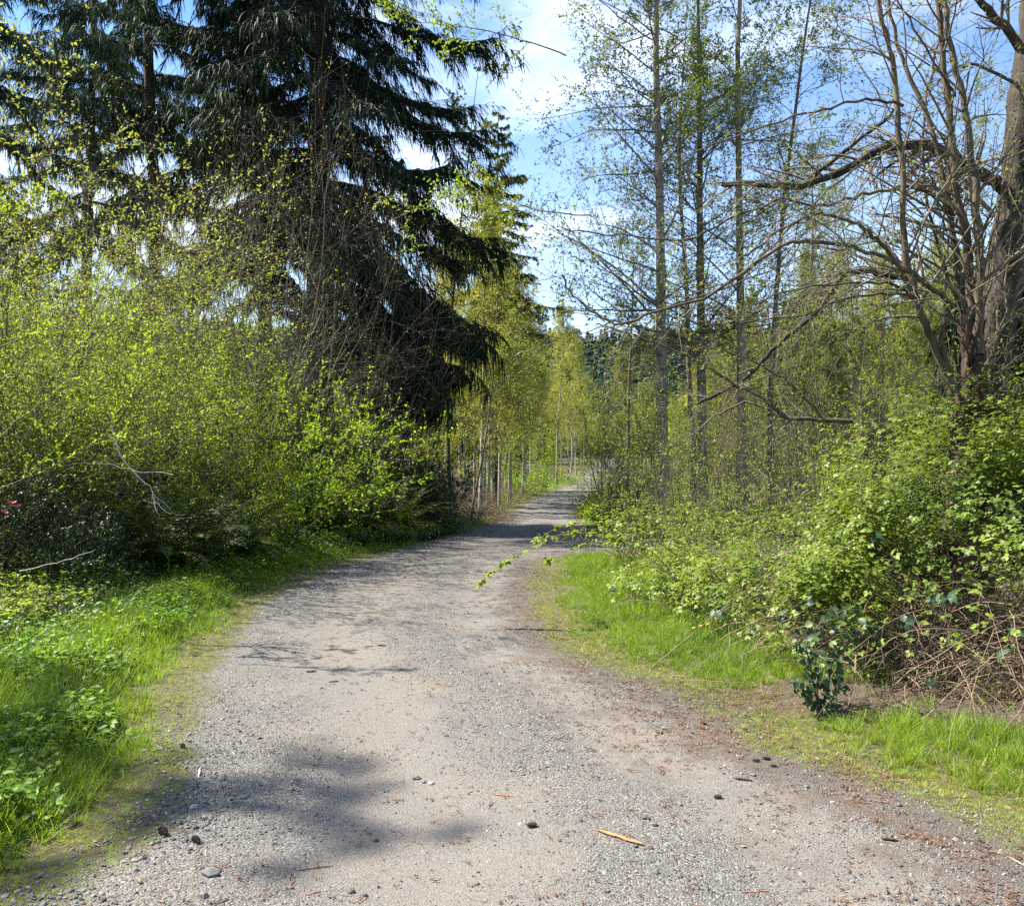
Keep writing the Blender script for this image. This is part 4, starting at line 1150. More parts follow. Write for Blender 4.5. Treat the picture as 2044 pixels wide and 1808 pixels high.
def limbs(root, defs, twigs, mat, tmat, leafm, leaf=.035, per=2, n1=12, l1=.45, n2=6, seed=5, k=7, rk=1.0):
    global RN
    RN = np.random.default_rng(seed)
    bs = np.array(root.location)
    gb, gl = Geo(), Geo()
    for nm, pl, r0, r1, m_ in defs:
        c, r = limb('', pl, r0, r1, '', offset=bs, jit=.008)
        r = r * rk; g = Geo(); tubes(g, c[None], r[None], k); link(nm, g.mesh(nm, M[m_ or mat], True), root)
        ln = np.linalg.norm(np.diff(c, axis=0), axis=1).sum()
        b2, r2 = sprout(c[None], r[None], max(3, int(n1 * ln)), .12, 1, 42, lambda t: l1 * (1.15 - .5 * t), 9, .07, -.035, .3, .45, minr=.0021)
        tubes(gb, b2, r2, 4)
        b3, r3 = sprout(b2, r2, n2, .15, 1, 45, .5, 5, .13, .03, .35, .6)
        tubes(gb, b3, r3, 3)
        if per: twig_leaves(gl, b3, r3, per, leaf, .55)
    link('branchwork', gb.mesh('branchwork', M[tmat]), root)
    if per: link('foliage', gl.mesh('foliage', M[leafm]), root)
limbs(old, [
    ('limb', [(2022, 400, 8.35), (1985, 372, 8.3), (1935, 345, 8.2), (1860, 305, 8.0), (1770, 305, 7.9), (1690, 345, 7.8), (1600, 378, 7.8), (1520, 375, 7.8), (1440, 378, 7.9)], .062, .022, 'old_bark'),
    ('limb', [(1600, 378, 7.8), (1660, 330, 7.9), (1750, 260, 8.0), (1790, 225, 8.0)], .022, .012, None),
    ('limb', [(2052, 120, 8.5), (2000, 60, 8.4), (1940, -10, 8.3), (1900, -60, 8.2)], .05, .02, None),
    ('vine', [(1905, 960, 8.0), (1930, 820, 8.0), (1960, 650, 8.0), (1985, 520, 8.1), (2000, 380, 8.15), (2030, 250, 8.3)], .014, .005, 'dark_bark'),
    ('vine', [(1990, 940, 7.9), (1975, 780, 7.95), (2000, 620, 8.0), (2015, 470, 8.1), (2020, 320, 8.2), (2044, 180, 8.3)], .012, .004, 'dark_bark'),
    ('vine', [(1880, 900, 7.8), (1930, 760, 7.8), (1990, 680, 7.9), (2050, 560, 7.9)], .009, .004, 'dark_bark'),
    ('vine', [(2040, 900, 7.8), (2000, 760, 7.9), (1965, 690, 7.9), (1950, 560, 8.0), (1975, 440, 8.0)], .009, .003, 'dark_bark'),
    ('limb', [(2052, 190, 8.5), (1950, 140, 8.2), (1900, 150, 8.0), (1870, 180, 7.9)], .018, .006, None),
    ('limb', [(2020, 480, 8.3), (1930, 380, 8.6), (1880, 330, 8.9), (1800, 345, 9.2), (1700, 340, 9.5)], .022, .006, None),
], 0, 'old_bark', 'twig', 'alder_leaf', .03, 1, 9, .6, 6, 6, 8)

cb = np.array(G(1940, 7.4))
cop = thing('coppice_stump', 'broken dark stump with a spray of long shoots arching left', 'tree stump', tuple(cb))
# stump
RN = np.random.default_rng(7)
c, r = limb('', [(1925, 1180, 7.4), (1930, 1000, 7.4), (1938, 880, 7.4), (1945, 780, 7.4), (1940, 700, 7.4), (1928, 640, 7.4)], .22, .06, '', offset=cb, jit=.01)
g = Geo(); tubes(g, c[None], r[None], 14)
v = g.v[-1].reshape(-1, 14, 3); ctr = v.mean(1, keepdims=True); rid = 1 + .2 * RN.choice([-1, 1, .2], 14)
g.v[-1] = (ctr + (v - ctr) * (rid[None, :, None] + RN.normal(0, .08, (len(v), 14, 1)))).reshape(-1, 3)
link('stump', g.mesh('stump', M['rot_wood'], True), cop)
# splinters of the broken top
g = Geo()
for i in range(14):
    a = RN.uniform(0, 6.28); p0 = P(1938 + RN.uniform(-25, 25), 720 + RN.uniform(-40, 60), 7.4 + RN.uniform(-.15, .15)) - cb
    s = grow(p0[None], np.array([[RN.normal(0, .25), RN.normal(0, .2), 1]]), RN.uniform(.15, .5), 3, .08, 0)
    tubes(g, s, np.array([[.03, .025, .016, .003]]) * RN.uniform(.5, 1.2), 5)
link('splinter', g.mesh('splinter', M['rot_wood']), cop).__setitem__('kind', 'stuff')
limbs(cop, [
    ('shoot', [(1905, 790, 7.3), (1860, 690, 7.25), (1825, 600, 7.2), (1805, 480, 7.2), (1795, 300, 7.2), (1785, 160, 7.2), (1755, 30, 7.2), (1735, -60, 7.2)], .038, .016, None),
    ('shoot', [(1945, 740, 7.35), (1940, 600, 7.4), (1925, 470, 7.4), (1905, 340, 7.4), (1885, 150, 7.4), (1870, -20, 7.4)], .048, .022, None),
    ('shoot', [(1955, 720, 7.3), (1955, 560, 7.3), (1950, 400, 7.3), (1925, 230, 7.3), (1900, 110, 7.3), (1880, 0, 7.3)], .040, .020, None),
    ('shoot', [(1950, 730, 7.5), (1910, 520, 7.6), (1885, 380, 7.6), (1850, 240, 7.7), (1800, 120, 7.8), (1770, 0, 7.8)], .034, .014, None),
    ('shoot', [(1895, 620, 7.1), (1880, 690, 7.2), (1900, 760, 7.3)][::-1] + [(1850, 580, 7.0), (1800, 540, 6.9), (1730, 510, 6.8), (1640, 497, 6.7), (1560, 500, 6.6), (1430, 590, 6.6), (1300, 635, 6.5), (1240, 655, 6.5), (1190, 640, 6.5), (1145, 600, 6.5), (1120, 560, 6.5)], .024, .006, None),
    ('shoot', [(1820, 590, 7.2), (1780, 520, 7.1), (1740, 480, 7.0), (1690, 450, 6.9), (1640, 438, 6.8), (1580, 455, 6.7), (1530, 490, 6.7), (1470, 530, 6.7)], .020, .008, None),
    ('shoot', [(1825, 605, 7.2), (1790, 580, 7.1), (1740, 575, 7.0), (1640, 578, 6.9), (1540, 600, 6.8), (1450, 640, 6.7)], .014, .005, None),
    ('shoot', [(1825, 600, 7.2), (1790, 596, 7.1), (1690, 605, 7.0), (1590, 640, 6.9), (1480, 650, 6.8)], .014, .005, None),
    ('shoot', [(1790, 300, 7.2), (1740, 330, 7.0), (1700, 350, 6.9), (1640, 400, 6.8), (1560, 480, 6.7), (1480, 560, 6.6)], .012, .004, None),
    ('shoot', [(1860, 395, 7.4), (1800, 385, 7.3), (1720, 400, 7.1), (1640, 420, 7.0), (1560, 410, 7.0), (1450, 450, 6.9), (1370, 490, 6.8), (1240, 480, 6.7), (1120, 465, 6.7)], .016, .005, None),
    ('shoot', [(1800, 220, 7.2), (1740, 210, 7.1), (1660, 225, 7.0), (1560, 250, 6.9), (1440, 290, 6.9), (1360, 330, 6.9)], .014, .005, None),
    ('shoot', [(1905, 200, 7.4), (1860, 130, 7.3), (1800, 30, 7.3), (1760, -40, 7.3)], .012, .006, None),
    ('shoot', [(1960, 760, 7.2), (2010, 640, 7.0), (2050, 540, 6.9), (2100, 430, 6.8)], .014, .007, None),
    ('shoot', [(1930, 700, 7.1), (1935, 640, 7.0), (1990, 560, 6.9), (2044, 470, 6.7)], .012, .005, None),
    ('shoot', [(1920, 640, 7.6), (1850, 420, 7.7), (1845, 230, 7.8), (1880, 60, 7.9), (1890, -50, 8)], .016, .008, None),
], 0, 'willow_bark', 'twig', 'alder_leaf', .034, 2, 7, .95, 5, 8, 7, .95)

# the long low dark limb and its branches, in front of the alders
lw = np.array(G(1560, 8.6))
low = thing('leaning_branch', 'dark crooked fallen limb leaning through the right thicket', 'branch', tuple(lw))
limbs(low, [
    ('limb', [(1830, 570, 8.6), (1770, 560, 8.6), (1700, 550, 8.6), (1670, 575, 8.6), (1640, 620, 8.6), (1590, 665, 8.6), (1540, 710, 8.6), (1490, 760, 8.6), (1450, 790, 8.6), (1395, 812, 8.6)], .034, .016, 'old_bark'),
    ('limb', [(1700, 850, 8.0), (1620, 845, 8.0), (1570, 840, 8.0), (1520, 805, 8.0), (1440, 760, 8.0), (1350, 710, 8.0), (1250, 672, 8.0), (1190, 655, 8.0)], .022, .006, 'willow_bark'),
    ('limb', [(1570, 842, 8.0), (1500, 812, 8.1), (1440, 830, 8.2), (1390, 870, 8.3), (1350, 900, 8.3)], .012, .005, 'willow_bark'),
    ('limb', [(1640, 840, 8.0), (1590, 785, 7.9), (1520, 740, 7.9), (1440, 710, 7.8), (1350, 700, 7.8)], .013, .005, 'willow_bark'),
], 0, 'old_bark', 'twig', 'alder_leaf', .032, 2, 7, .45, 5, 9)

# shrub at the back of the mounds with a few large bright leaves
S(A6, 1760, 9.5, .72, 'tall bright leaved sapling left of the coppice stump')
S(A6, 1690, 9.0, .5, 'short bright leaved sapling behind the blackberry mound')
# dark yew bough behind the old trunk
t = conifer('yew', 'dark feathery evergreen behind the old trunk at the right edge', 4.2, 1.4, .6, dark_b, 50, .06, .7, seed=93, dead=0)
put(t, 2060, 11, 0)
puts(t, 2010, 13, 2, 1.2, 'dark feathery evergreen between the old trunk and the stump')

# ------------------------------------------------------------------ middle shrubs right of the road
for dx, Yd, s, lb in ((1340, 14.0, .5, 'bare twiggy bush before the alder nearest the road'), (1500, 13.5, .5, 'bare twiggy bush before the middle alder'), (1670, 14, .85, 'tall bare twiggy bush behind the blackberry mound'),
                      (1560, 24, 1.1, 'bare grey bush right behind the middle alder'), (1730, 20, 1.0, 'bare grey bush left of the coppice shoots'), (1900, 19, 1.1, 'bare grey bush behind the dark stump'), (1280, 26, .8, 'bare grey bush beyond the side drive')):
    puts(A5, dx, Yd, rr.uniform(0, 6), s, lb)
C1 = shrub('shrub', 'leafy shrub', 1.9, 1.0, 12, 9, 5, .042, 3, 'bramble_leaf', 'brown_twig', seed=81, arch=-.04, lean=.8, base=.4)
C2 = shrub('shrub', 'tall loose twiggy shrub', 2.9, 1.0, 11, 10, 5, .040, 3, 'shrub_leaf', 'brown_twig', seed=82, arch=-.03, lean=.6, base=.4)
S(C2, 1285, 12.8, .85, 'loose shrub at the right hand corner of the side drive')
S(C2, 1385, 12.2, .85, 'loose twiggy shrub in front of the clump of three alders')
S(C2, 1215, 20.5, .8, 'small loose shrub just past the side drive')
S(C2, 1540, 11.5, .7, 'twiggy shrub below the thin dark alder')
S(C2, 1650, 12.0, .6, 'twiggy shrub left of the big blackberry mound')
S(C1, 1270, 11.2, .62, 'low leafy shrub nearest the road on the right lawn')
S(C1, 1370, 10.4, .6, 'leafy shrub behind the right grass patch')
S(C1, 1470, 9.6, .62, 'leafy shrub in the middle of the right undergrowth')
S(C1, 1560, 8.8, .6, 'leafy shrub touching the left side of the blackberry mound')
S(C2, 1235, 24, .9, 'loose shrub on the grass island beyond the side drive')
S(C1, 1250, 21, .8, 'low shrub on the grass island beyond the side drive')
S(C2, 1195, 33, .8, 'loose shrub at the far right roadside')
S(C2, 1200, 44, .9, 'loose shrub where the far road turns right')

# ------------------------------------------------------------------ blackberry mounds
def leaflet_mesh(s, mat, name='leaf', n=3, tri=True, fat=.75):
    """compound leaf of n toothed leaflets on a short stalk"""
    g = Geo()
    for k in range(n):
        a = (k - (n - 1) / 2) * (1.25 if n == 3 else .75)
        l = s * (1.0 if k == n // 2 else .82)
        m = 6
        t = np.linspace(0, 1, m)
        w = fat * l * .5 * np.sin(np.clip(t, 0, 1) ** .8 * PI) ** .8 * (1 + .14 * (np.arange(m) % 2 * 2 - 1)); w[0] = w[-1] = 0.001
        zc = -.25 * l * t ** 2
        ca, sa = math.cos(a), math.sin(a)
        c = np.stack([t * l + .12 * s, np.zeros(m), zc], 1)
        lft = c + np.stack([np.zeros(m), w, w * .3], 1); rgt = c + np.stack([np.zeros(m), -w, w * .3], 1)
        v = np.concatenate([c, lft, rgt]); v = np.stack([v[:, 0] * ca - v[:, 1] * sa, v[:, 0] * sa + v[:, 1] * ca, v[:, 2]], 1)
        f = []
        for i in range(m - 1): f += [[i, i + 1, m + i + 1, m + i], [2 * m + i, 2 * m + i + 1, i + 1, i]]
        g.add(v, f, np.full(3 * m, RN.random() * .3 + .3))
    return g.mesh(name, mat, smooth=True)
RN = np.random.default_rng(201)
bl_new = [leaflet_mesh(.038, M['bramble_leaf'], 'leaf', 3, fat=.8) for _ in range(4)]
bl_old = [leaflet_mesh(.062, M['old_leaf'], 'leaf', 3, fat=.8) for _ in range(3)]

def mound(label, lobes, n_small, n_leaf, n_cane, seed, dry=lambda p: 0.3, arcs=True, name='bramble_bush', old=.12, zmin=.03):
    """lobes: (x, y, z, rx, ry, rz) world ellipsoids; leaves on their shells, canes through them"""
    global RN
    RN = np.random.default_rng(seed)
    lob = np.array(lobes, float)
    bx_, by_ = lob[0, 0], lob[0, 1]
    b = np.array([bx_, by_, hz(bx_, by_)])
    root = thing(name, label, 'bramble bush', tuple(b))
    def shell(n, r0, r1):
        w = lob[:, 3] * lob[:, 5] + lob[:, 4] * lob[:, 5]; k = RN.choice(len(lob), n, p=w / w.sum())
        u = nrm(RN.normal(size=(n, 3))); u[:, 2] = np.abs(u[:, 2]) * np.where(RN.random(n) < .75, 1, -.6)
        rr_ = RN.uniform(r0, r1, n) * (.80 + .5 * fbm(u[:, 0] * 3 + k, u[:, 2] * 3 + u[:, 1] * 2, .7, 15, 3))
        p = lob[k, :3] + u * lob[k, 3:] * rr_[:, None]
        # drop those deep in another lobe
        dmin = np.min(np.linalg.norm((p[:, None] - lob[None, :, :3]) / lob[None, :, 3:], axis=2), 1)
        gz = height(p[:, 0], p[:, 1])
        ok = (dmin > min(r0, .72)) & (p[:, 2] > gz + zmin)
        return p[ok], u[ok]
    # small leaves as one mass
    p, u = shell(n_small, .62, 1.2)
    dd = dry(p)
    keep = RN.random(len(p)) > dd
    p, u = p[keep], u[keep]
    cl = fbm(p[:, 0] * 1.7 + p[:, 2], p[:, 1] + p[:, 2] * 1.9, .36, 3)
    keep = RN.random(len(p)) < sstep(.44, .56, cl) + .05
    p, u = p[keep], u[keep]
    g = Geo()
    m = len(p)
    tone = np.clip(.35 + .5 * (RN.random(m) - .5) + .5 * (fbm(p[:, 0], p[:, 2] * 2, .3, 9) - .4), 0, 1)
    nr = np.array([0, 0, 1.1]) + u * .8 + RN.normal(0, .4, (m, 3))
    hd = RN.uniform(0, 2 * PI, m)
    f = np.stack([np.cos(hd), np.sin(hd), np.zeros(m)], 1) + u * .4; 
    nr = nrm(nr); f = nrm(f - nr * (f * nr).sum(1, keepdims=True)); s = np.cross(nr, f)
    sz = RN.uniform(.022, .042, m)
    for a in (-1.2, 0, 1.2):
        d3 = f * math.cos(a) + s * math.sin(a) + nr * RN.uniform(-.35, .15, (m, 1))
        leaves(g, p, d3, nr + RN.normal(0, .15, (m, 3)), sz * (1 if a == 0 else .8), sz * .62, .12, r=tone)
    g.v = [v - b for v in g.v]
    o = link('leaf_mass', g.mesh('leaf_mass', M['bramble_leaf']), root); o['kind'] = 'stuff'
    # single leaves
    p, u = shell(n_leaf * 6, .95, 1.2)
    camd = p - np.array([0, 0, CAM_H]); face = -(nrm(camd) * u).sum(1)
    o_ = np.argsort(-(face + RN.normal(0, .35, len(p))))[:n_leaf]
    for j in o_:
        isold = RN.random() < old
        me_ = bl_old[RN.integers(3)] if isold else bl_new[RN.integers(4)]
        o = link('leaf', me_, root)
        o.location = tuple(p[j] - b)
        n_ = Vector(tuple(nrm(u[j] * .9 + np.array([0, 0, .9]) + RN.normal(0, .35, 3))))
        q = n_.to_track_quat('Z', 'Y').to_euler(); q.rotate_axis('Z', RN.uniform(0, 6.28))
        o.rotation_euler = q
        s_ = RN.uniform(.75, 1.3); o.scale = (s_, s_, s_)
    # canes
    k = RN.choice(len(lob), n_cane)
    a = RN.uniform(0, 2 * PI, n_cane)
    st = lob[k, :3] + np.stack([np.cos(a) * lob[k, 3] * RN.uniform(.1, .9, n_cane), np.sin(a) * lob[k, 4] * RN.uniform(.1, .9, n_cane), np.zeros(n_cane)], 1)
    st[:, 2] = height(st[:, 0], st[:, 1]) - .02
    a2 = RN.uniform(0, 2 * PI, n_cane)
    d = np.stack([np.cos(a2), np.sin(a2), RN.uniform(.5, 2.2, n_cane)], 1)
    hh = lob[k, 5] + lob[k, 2] - st[:, 2]
    c = grow(st, d, np.clip(hh * RN.uniform(.45, 1.5, n_cane), .3, 2.2), 12, .11, -.17)
    gz = height(c[..., 0].ravel(), c[..., 1].ravel()).reshape(c.shape[:2]) + .01
    c[..., 2] = np.maximum(c[..., 2], gz)
    # keep them near the mound
    cr = RN.uniform(.002, .0048, n_cane)[:, None] * np.linspace(1, .5, 13)
    c = c - b
    h1 = n_cane * 3 // 4
    g = Geo(); tubes(g, c[:h1], cr[:h1], 4)
    tw, twr = sprout(c[:h1], cr[:h1], 4, .2, .95, 50, .22, 4, .15, -.05)
    tubes(g, tw, twr, 3)
    o = link('dry_cane_tangle', g.mesh('dry_cane_tangle', M['cane']), root); o['kind'] = 'stuff'
    g = Geo(); tubes(g, c[h1:], cr[h1:], 4)
    o = link('green_cane_tangle', g.mesh('green_cane_tangle', M['brown_twig']), root); o['kind'] = 'stuff'
    return root
def lobe(dx, dy, Yd, rx, ry, rz):
    p = P(dx, dy, Yd); return (p[0], p[1], p[2], rx, ry, rz)
dry1 = lambda p: np.clip(.12 + .85 * sstep(1.2, .65, p[:, 2]) * sstep(6.7, 6.1, p[:, 1]) * sstep(2.2, 2.5, p[:, 0]), 0, .93)
mound('big blackberry mound at the right edge with dry canes at its foot',
      [lobe(1900, 1130, 6.9, 1.0, .8, .95), lobe(2080, 1150, 6.4, .8, .8, 1.0), lobe(1780, 1190, 6.9, .7, .6, .75), lobe(2020, 1320, 5.9, .75, .45, .55), lobe(1830, 1300, 6.2, .6, .5, .5), lobe(1930, 980, 7.4, .9, .7, .75), lobe(2150, 1000, 7.0, .8, .8, 1.1), lobe(2200, 1300, 5.6, .7, .6, .8)],
      70000, 300, 1050, 301, dry1)
dry2 = lambda p: np.clip(.15 + .6 * sstep(.55, .2, p[:, 2]), 0, .9)
mound('lower bramble mound left of the dark glossy plant',
      [lobe(1560, 1230, 7.6, .75, .6, .5), lobe(1440, 1190, 8.6, .7, .6, .42), lobe(1650, 1240, 6.6, .5, .5, .50), lobe(1330, 1190, 9.2, .6, .5, .3), lobe(1740, 1150, 7.8, .55, .6, .65)],
      32000, 220, 200, 305, dry2)
mound('low bramble patch beyond the right grass by the side drive',
      [lobe(1290, 1090, 12.0, .7, .7, .5), lobe(1400, 1090, 11.5, .8, .8, .5), lobe(1540, 1110, 10.5, .8, .8, .5)],
      5500, 60, 140, 307, dry2)
# long single arching canes with leaves
def cane(label, pl, r0, leafs, seed, mat='green_cane', lmat=None, every=.06):
    global RN
    RN = np.random.default_rng(seed)
    b = P(*pl[0]); bb = np.array([b[0], b[1], hz(b[0], b[1])])
    root = thing('bramble_cane', label, 'cane', tuple(bb))
    c, r = limb('', pl, r0, r0 * .35, '', offset=bb, jit=.004)
    g = Geo(); tubes(g, c[None], r[None], 5); link('stem', g.mesh('stem', M[mat], True), root)
    for j in range(leafs):
        p, tg, _ = along(c[None], r[None], np.zeros(1, int), np.array([RN.uniform(.25, 1)]))
        o = link('leaf', bl_new[j % 4], root); o.location = tuple(p[0])
        o.rotation_euler = (RN.normal(0, .5), RN.normal(0, .5), RN.uniform(0, 6.28)); s = RN.uniform(.9, 1.7); o.scale = (s, s, s)
    return root
cane('long bramble cane arching out over the road edge', [(1420, 1230, 8.0), (1330, 1150, 8.1), (1250, 1095, 8.2), (1180, 1074, 8.2), (1110, 1078, 8.2), (1050, 1110, 8.2), (1000, 1135, 8.2), (950, 1180, 8.2)], .007, 48, 401)
cane('second leafy cane arching low over the road edge', [(1440, 1200, 8.6), (1340, 1110, 8.5), (1260, 1060, 8.4), (1180, 1050, 8.3), (1110, 1065, 8.3), (1060, 1095, 8.3)], .006, 30, 411)
cane('short leafy cane pointing up beside the arching one', [(1380, 1200, 8.4), (1300, 1110, 8.4), (1220, 1090, 8.4), (1150, 1100, 8.4), (1090, 1130, 8.4)], .005, 22, 412)
cane('long thin cane crossing the right undergrowth upwards', [(1290, 1350, 6.6), (1400, 1260, 6.6), (1510, 1170, 6.6), (1620, 1070, 6.7), (1700, 1040, 6.8), (1840, 1030, 7.0)], .005, 14, 402)
cane('tan cane bowing down to the grass right of the glossy plant', [(1830, 1540 - 110, 5.3), (1780, 1380, 5.35), (1900, 1300, 5.5), (2044, 1230, 5.6)], .0055, 0, 403, 'cane')
cane('tan cane reaching down left from the big mound', [(1840, 1447, 5.25), (1900, 1390, 5.35), (1990, 1310, 5.5), (2060, 1270, 5.6)], .005, 0, 404, 'cane')
cane('pale tan cane standing out of the undergrowth before the alders', [(1640, 1120, 7.8), (1660, 1050, 7.8), (1610, 1000, 7.8), (1560, 950, 7.8), (1510, 925, 7.8)], .0045, 0, 405, 'cane')
cane('short cane lying over the dirt by the right grass patch', [(1490, 1372, 6.0), (1420, 1370, 6.0), (1340, 1362, 6.1), (1230, 1345, 6.25)], .004, 0, 406, 'cane')
cane('thin cane lying across the dirt before the right grass patch', [(1700, 1395, 5.75), (1600, 1392, 5.75), (1500, 1390, 5.8), (1410, 1384, 5.85)], .0035, 0, 407, 'cane')

# dark glossy plant in front of the mounds
RN = np.random.default_rng(501)
gb_ = np.array(G(1640, 5.45))
gp = thing('glossy_plant', 'dark glossy leaved plant standing at the right road edge', 'plant', tuple(gb_))
iv = []
for i in range(4):
    g = Geo(); m = 7; t = np.linspace(0, 1, m); l = 1.0
    w = .42 * np.sin(t ** .75 * PI) ** .75; w[0] = w[-1] = .002
    zc = -.2 * t ** 2
    cc = np.stack([t, 0 * t, zc], 1); lf_ = cc + np.stack([0 * t, w, w * .35], 1); rg_ = cc + np.stack([0 * t, -w, w * .35], 1)
    f = []
    for j in range(m - 1): f += [[j, j + 1, m + j + 1, m + j], [2 * m + j, 2 * m + j + 1, j + 1, j]]
    g.add(np.concatenate([cc, lf_, rg_]), f, np.full(3 * m, (.15, .4, .65, .9)[i])); iv.append(g.mesh('leaf', M['ivy_leaf'], True))
st_ = [[(1645, 1440, 5.45), (1625, 1370, 5.45), (1610, 1300, 5.45), (1640, 1250, 5.45), (1690, 1225, 5.45)], [(1650, 1440, 5.45), (1655, 1360, 5.5), (1680, 1300, 5.5), (1720, 1270, 5.5), (1745, 1262, 5.45)],
       [(1640, 1440, 5.4), (1610, 1400, 5.4), (1590, 1370, 5.35)], [(1650, 1440, 5.5), (1670, 1380, 5.55), (1680, 1340, 5.5)], [(1640, 1440, 5.45), (1620, 1340, 5.35), (1600, 1290, 5.35)]]
for i, s_ in enumerate(st_):
    c, r = limb('', s_, .008, .003, '', offset=gb_, jit=.004)
    g = Geo(); tubes(g, c[None], r[None], 5); link('stem', g.mesh('stem', M['brown_twig'], True), gp)
    for j in range((64, 56, 34, 34, 46)[i]):
        p, tg, _ = along(c[None], r[None], np.zeros(1, int), np.array([RN.uniform(.02, 1)]))
        o = link('leaf', iv[RN.choice(4, p=(.35, .35, .2, .1))], gp); o.location = tuple(p[0] + RN.normal(0, .034, 3))
        n_ = Vector((RN.normal(0, .6), -0.5 + RN.normal(0, .5), .7)); q = n_.to_track_quat('Z', 'Y').to_euler(); q.rotate_axis('Z', RN.uniform(0, 6.28)); o.rotation_euler = q
        s = RN.uniform(.035, .062); o.scale = (s, s, s)

# dandelions
for i, (dx, dy, Yd) in enumerate([(1398, 1276, 7.15), (1385, 1282, 7.1), (1236, 1205, 8.8), (1412, 1280, 7.2)]):
    p = P(dx, dy, Yd); z0_ = hz(p[0], p[1])
    r_ = thing('dandelion', 'yellow dandelion in the right grass patch', 'flower', (p[0], p[1], z0_), 0, 'dandelions in the right grass')
    h_ = .15
    g = Geo(); tubes(g, np.array([[[0, 0, 0], [.003, 0, h_ / 2], [0, 0, h_]]]), np.array([[.002, .002, .0018]]), 4); link('stem', g.mesh('stem', M['grass']), r_)
    g = Geo(); a = np.linspace(0, 2 * PI, 30, endpoint=False)
    leaves(g, np.tile([[0, 0, h_]], (30, 1)), np.stack([np.cos(a), np.sin(a), np.tile([.1, .5, 1.0], 10)], 1), np.tile([[0, 0, 1.]], (30, 1)), .019, .006, .1)
    link('petals', g.mesh('petals', M['yellow']), r_)
# pink blossom at the left edge
for i, (dx, dy) in enumerate([(25, 1012), (34, 1018), (8, 1032)]):
    p = P(dx, dy, 8.2)
    g = Geo(); a = RN.uniform(0, 6.28, 14)
    leaves(g, RN.normal(0, .006, (14, 3)), np.stack([np.cos(a), np.sin(a), RN.uniform(-.4, .8, 14)], 1), RN.normal(size=(14, 3)), .032, .02, .1)
    o = link('blossom', g.mesh('blossom', M['pink'])); o.location = tuple(p)
    tag(o, 'pink blossom in the bushes at the left edge', 'flower', 'pink blossoms at the left edge')

# dead branches, arching leafy sprays on the left
def branch(label, pl, r0, mat, leafs=0, lm=None, size=.04, twigs=5, name='dead_branch', cat='branch', seed=1):
    global RN
    RN = np.random.default_rng(seed)
    b = P(*pl[0])
    root = thing(name, label, cat, tuple(b))
    c, r = limb('', pl, r0, r0 * .3, '', offset=b, jit=.006)
    g = Geo(); tubes(g, c[None], r[None], 6); link('stem', g.mesh('stem', M[mat], True), root)
    if twigs:
        g = Geo(); b2, r2 = sprout(c[None], r[None], twigs, .2, 1, 45, .22, 5, .1, 0.0, .35, .5, minr=.0018)
        tubes(g, b2, r2, 4)
        if leafs: b3, r3 = sprout(b2, r2, 3, .2, 1, 45, .5, 3, .1, 0.05); tubes(g, b3, r3, 3)
        link('branchwork', g.mesh('branchwork', M[mat]), root)
        if leafs:
            g = Geo(); twig_leaves(g, b2, r2, leafs, size, .5, 0, 50); twig_leaves(g, b3, r3, leafs // 2, size, .5, 0, 50); twig_leaves(g, c[None], r[None], leafs * 4, size, .5)
            link('foliage', g.mesh('foliage', M[lm]), root)
    return root
branch('bleached dead branch dangling above the ferns', [(222, 860, 9.2), (240, 915, 9.2), (275, 960, 9.2), (300, 985, 9.2), (315, 1018, 9.2), (343, 1035, 9.2)], .010, 'bleached', twigs=4, seed=601)
branch('thin bleached twig lying left of the dangling branch', [(345, 955, 9.3), (280, 950, 9.3), (215, 935, 9.3), (145, 934, 9.3)], .005, 'bleached', twigs=3, seed=602)
branch('pale straight stick poking through the left edge bushes', [(40, 1148, 8.2), (130, 1128, 8.2), (190, 1105, 8.2)], .006, 'bleached', twigs=0, seed=603)
branch('leafy wand arching up from the left edge bushes', [(-60, 930, 7.5), (60, 830, 7.5), (130, 780, 7.5), (190, 740, 7.5)], .007, 'green_cane', 12, 'shrub_leaf', .036, 10, 'leafy_branch', seed=604)
branch('leafy branch reaching right over the dark bank hollow', [(-40, 1000, 7.8), (60, 960, 7.8), (160, 910, 7.8), (240, 850, 7.8)], .007, 'green_cane', 12, 'shrub_leaf', .036, 9, 'leafy_branch', seed=605)
branch('leafy branch at the left edge halfway up the shrubs', [(-60, 720, 8.0), (30, 690, 8.0), (120, 660, 8.0), (230, 650, 8.0)], .007, 'green_cane', 12, 'shrub_leaf', .036, 10, 'leafy_branch', seed=606)
branch('leafy spray of yellow leaves at the upper left edge', [(-60, 560, 7.5), (0, 470, 7.5), (40, 420, 7.5), (100, 390, 7.5)], .008, 'green_cane', 12, 'shrub_leaf', .036, 12, 'leafy_branch', seed=607)
branch('yellow leaved branch crossing in front of the spruce top', [(1130, 120, 14), (1040, 90, 14), (960, 70, 14), (880, 60, 14), (800, 50, 14)], .012, 'twig', 16, 'shrub_leaf', .05, 30, 'leafy_branch', seed=608)
branch('yellow leaved branch sweeping left below the spruce top', [(1180, 440, 14), (1080, 430, 14), (980, 400, 14), (900, 400, 14), (800, 440, 14)], .012, 'twig', 16, 'shrub_leaf', .045, 26, 'leafy_branch', seed=609)

